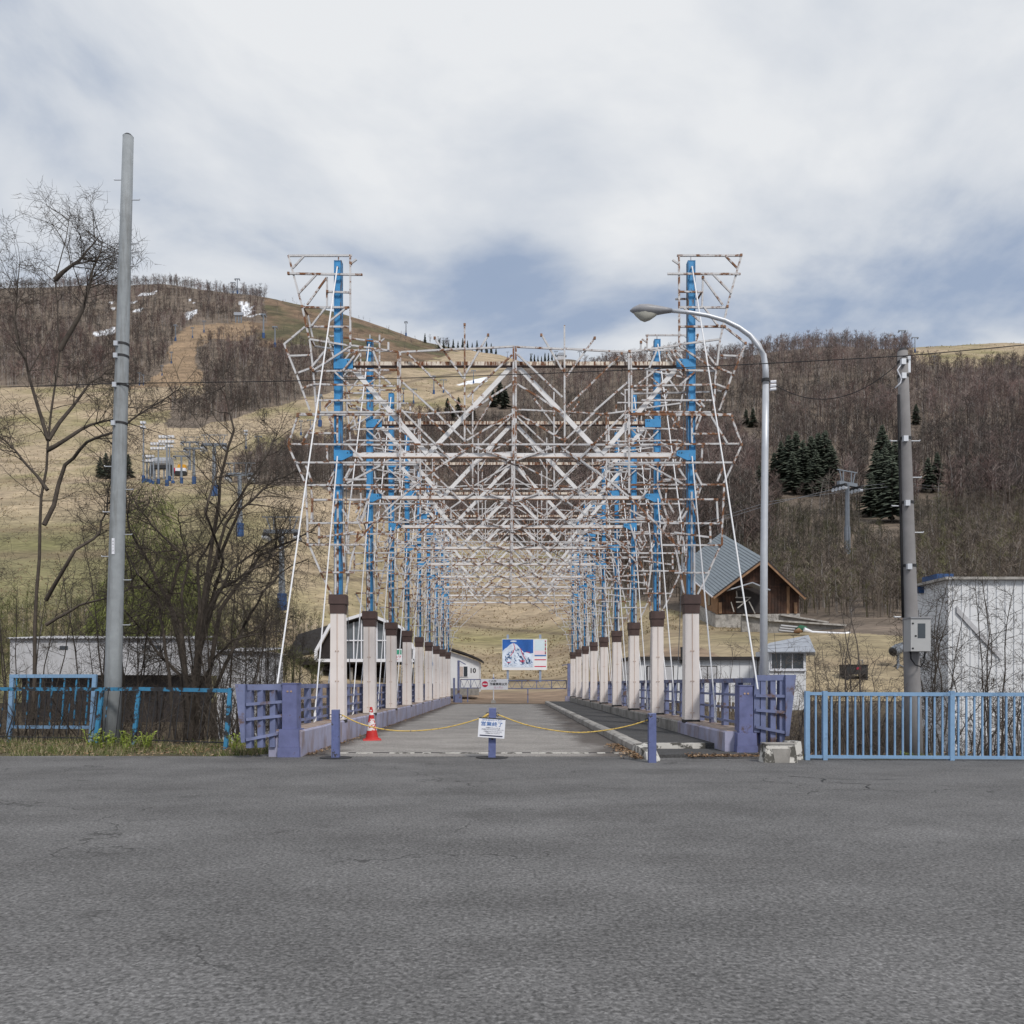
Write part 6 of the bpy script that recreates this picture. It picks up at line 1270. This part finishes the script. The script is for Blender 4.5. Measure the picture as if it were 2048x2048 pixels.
def ordl(i, n, s): return ('rightmost ' if i == n - 1 else ORDN[i] + ' ') + s + ('' if i in (0, n - 1) else ' from the left')
def conifer(label, sx, yb, yt, wide=1.0, group=None):
    b = ground_hit(sx, yb); h = (yb - yt) * b.y / F; t = thing('conifer', label, 'conifer', b, group)
    for nm, me in (('trunk', tm), ('crown', CM[rc.randrange(4)])):
        o = bpy.data.objects.new(nm, me); COL.objects.link(o); o.parent = t; o.scale = (h * wide, h * wide, h); o.rotation_euler = (0, 0, rc.uniform(0, 6.28))
for lab, grp, lst in CLUMPS:
    for i, (sx, yb, yt) in enumerate(sorted(lst)): conifer(ordl(i, len(lst), lab), sx, yb, yt, 1.35 if yb > 800 else .8, grp)
# spring-green willows behind the left trees
def willow(label, sx, Z, ytop, rx, seed):
    rn = random.Random(seed); b = Vector((X_(sx, Z), Z, float(zt(X_(sx, Z), Z)))); h = Z_(ytop, Z) - b.z; t = thing('willow', label, 'tree', b, None)
    tr = TW(); 
    for i in range(5): p = wander(rn, (0, 0, -.3), (rn.gauss(0, .3), rn.gauss(0, .3), 1), h * .8, 6, .1); tr.seg(p, [.16 * (1 - .85 * k / 6) for k in range(7)], 5)
    tr.obj('trunk', M['bark'], t); v = []; f = []
    for i in range(2600):
        a = rn.uniform(0, 6.283); c = rn.random() ** .5; rr = rx * c; zc = h * (.25 + .75 * math.sqrt(max(0, 1 - c * c)) * rn.uniform(.55, 1.0)); p = Vector((math.cos(a) * rr, math.sin(a) * rr, zc))
        d = Vector((math.cos(a) * .5 + rn.gauss(0, .2), math.sin(a) * .5 + rn.gauss(0, .2), -rn.uniform(.2, 1.0))); l_ = rn.uniform(.5, 1.3); u = d.cross(Vector((rn.gauss(0, 1), rn.gauss(0, 1), .2))).normalized() * rn.uniform(.015, .035); o = len(v)
        m_ = p + d * l_ * .5; v.extend([p, m_ + u, p + d * l_ + Vector((0, 0, -.1)), m_ - u]); f.append((o, o + 1, o + 2, o + 3))
    mesh_np('crown', np.array([tuple(q) for q in v]), np.array(f), M['willow'], None, t)
willow('rounded spring-green willow behind the large bare tree', 300, 56, 958, 2.6, 1); willow('lower spring-green willow right of the rounded one', 345, 50, 1105, 2.2, 2); willow('spring-green willow beside the left utility pole foot', 245, 52, 1130, 2.0, 3)
# verge: weeds one by one, grass and leaf litter as stuff
def weed_mesh(seed):
    rn = random.Random(seed); mb = MB()
    for s in range(5):
        a = rn.uniform(0, 6.28); p = [Vector((.03 * math.cos(a), .03 * math.sin(a), 0))]; d = Vector((math.cos(a) * .3, math.sin(a) * .3, 1)).normalized(); hgt = rn.uniform(.6, 1.0)
        for k in range(4): p.append(p[-1] + d * hgt / 4 + Vector((rn.gauss(0, .02), rn.gauss(0, .02), 0)))
        mb.tube(p, .010, 3, False)
        for k in range(16):
            c = p[0].lerp(p[-1], .2 + .8 * k / 16); b = rn.uniform(0, 6.28); e_ = Vector((math.cos(b), math.sin(b), rn.uniform(-.1, .6))) * rn.uniform(.10, .20); u = e_.cross(Vector((0, 0, 1))).normalized() * e_.length * .28
            mb.add([c, c + e_ * .5 + u, c + e_, c + e_ * .5 - u], [(0, 1, 2, 3)])
    me = bpy.data.meshes.new('weed'); me.from_pydata(mb.v, [], mb.f); me.materials.append(M['weed']); me.update(); return me
WM = [weed_mesh(i) for i in range(4)]; rw = random.Random(8)
def weed(label, grp, sx, Z, h):
    x = X_(sx, Z); o = bpy.data.objects.new('weed', WM[rw.randrange(4)]); COL.objects.link(o); o.location = (x, Z, float(zt(x, Z)) - .05); o.scale = (h * 1.1, h * 1.1, h); o.rotation_euler = (0, 0, rw.uniform(0, 6)); tag(o, label, 'weed', grp)
for i, sx in enumerate((180, 196, 206, 216, 226, 234, 243, 250, 258, 266)): weed(ordl(i, 10, 'yellow-green weed at the foot of the left utility pole'), 'weeds below the left utility pole', sx, rw.uniform(15.6, 16.6), rw.uniform(.28, .45))
for i, sx in enumerate((284, 292, 300)): weed(ordl(i, 3, 'yellow-green weed beside the leaning fence post'), 'weeds by the leaning fence post', sx, rw.uniform(15.8, 16.5), rw.uniform(.25, .42))
for i, sx in enumerate((466, 474, 482)): weed(ordl(i, 3, 'yellow-green weed between the old fence and the railing wing'), 'weeds by the railing wing', sx, rw.uniform(15.3, 15.9), rw.uniform(.25, .38))
for i, sx in enumerate((1806, 1818, 1832, 1846)): weed(ordl(i, 4, 'small weed growing under the light blue fence'), 'weeds under the light blue fence', sx, rw.uniform(13.75, 13.95), rw.uniform(.14, .24))
for i, sx in enumerate((1600, 1608)): weed(ordl(i, 2, 'low weed between the concrete blocks and the light blue fence'), 'weeds by the concrete blocks', sx, 13.7, .16)
def blades(name, label, n, xf, yf, hf, seed, cols_):
    g_ = np.random.default_rng(seed); x = xf(g_, n); y = yf(g_, n, x); tuft = fbm(x * 1.3, y * 1.3); k = tuft > -.06 + .05 * g_.standard_normal(n); x, y, tuft = x[k], y[k], tuft[k]; n = len(x); z = zt(x, y) - .04
    h = hf(g_, n) * (1 + 2.2 * np.clip(tuft, -.2, .4)); a = g_.uniform(0, 6.283, n); b = g_.uniform(0, 6.283, n); l_ = h * g_.uniform(.1, .9, n); w_ = .006
    p = np.stack([x, y, z], 1); u = np.stack([np.cos(a), np.sin(a), 0 * a], 1) * w_; t = p + np.stack([np.cos(b) * l_, np.sin(b) * l_, h], 1)
    v = np.stack([p - u, p + u, t], 1).reshape(-1, 3); c = np.array(cols_)[g_.choice(len(cols_), n)] * g_.uniform(.7, 1.3, (n, 1)); o = mesh_np(name, v, np.arange(n * 3).reshape(-1, 3), M['grass_blade'], np.repeat(c, 3, 0)); return tag(o, label, 'grass', kind='stuff')
GC = [(.085, .115, .03), (.12, .15, .04), (.10, .13, .035), (.30, .25, .15), (.36, .31, .20), (.10, .105, .045)]
blades('verge_grass', 'rough green and straw grass on the left verge', 26000, lambda g, n: g.uniform(-15, -4.3, n), lambda g, n, x: 14.25 + 3.6 * g.random(n) ** 1.2, lambda g, n: g.uniform(.04, .17, n), 1, GC)
blades('verge_grass', 'thin grass strip along the light blue fence', 7000, lambda g, n: g.uniform(4.9, 14, n), lambda g, n, x: 13.66 + .8 * g.random(n) ** 1.5, lambda g, n: g.uniform(.03, .10, n), 2, GC)
blades('kerb_grass', 'small grass tufts in the gutter by the kerb end', 900, lambda g, n: g.uniform(2.05, 2.3, n), lambda g, n, x: g.uniform(13.4, 15.2, n), lambda g, n: g.uniform(.02, .06, n), 3, GC)
def litter(name, label, n, xf, yf, seed, zoff=.0):
    g_ = np.random.default_rng(seed); x = xf(g_, n); y = yf(g_, n, x); z = np.maximum(zt(x, y), 0 if zoff else -9) + zoff + g_.uniform(.004, .03, n); a = g_.uniform(0, 6.283, n); s = g_.uniform(.012, .035, n); d = np.stack([np.cos(a), np.sin(a), g_.uniform(-.3, .5, n)], 1) * s[:, None]; e_ = np.stack([-np.sin(a), np.cos(a), g_.uniform(-.3, .5, n)], 1) * (s * .6)[:, None]
    p = np.stack([x, y, z], 1); v = np.stack([p - d, p - e_, p + d, p + e_], 1).reshape(-1, 3); pal = np.array([(.28, .17, .09), (.20, .12, .07), (.36, .26, .17), (.13, .085, .055)]); c = pal[g_.integers(4, size=n)]
    o = mesh_np(name, v, np.arange(n * 4).reshape(-1, 4), M['litter'], np.repeat(c, 4, 0)); return tag(o, label, 'leaves', kind='stuff')
litter('leaf_litter', 'dead leaves strewn over the left verge', 3500, lambda g, n: g.uniform(-14, -4.3, n), lambda g, n, x: g.uniform(14.25, 17.2, n), 1)
litter('leaf_litter', 'dead leaves drifted against the kerb and expansion joint', 900, lambda g, n: 2.24 - np.abs(g.normal(0, .13, n)), lambda g, n, x: 13.6 + 3.2 * g.random(n), 2, .012)
litter('leaf_litter', 'dead leaves and twigs around the right pier', 1100, lambda g, n: g.uniform(3.0, 5.2, n), lambda g, n, x: 13.72 + np.abs(g.normal(0, .25, n)), 3, .03)
litter('leaf_litter', 'grit and leaves along the foot of the left parapet', 900, lambda g, n: -3.5 + np.abs(g.normal(0, .09, n)), lambda g, n, x: 14.3 + 34 * g.random(n) ** 1.6, 5, .012)
litter('leaf_litter', 'dead leaves on the slope behind the fences', 9000, lambda g, n: np.where(g.random(n) < .5, g.uniform(-14, -4.4, n), g.uniform(4.8, 14, n)), lambda g, n, x: g.uniform(14.8, 26, n), 4)
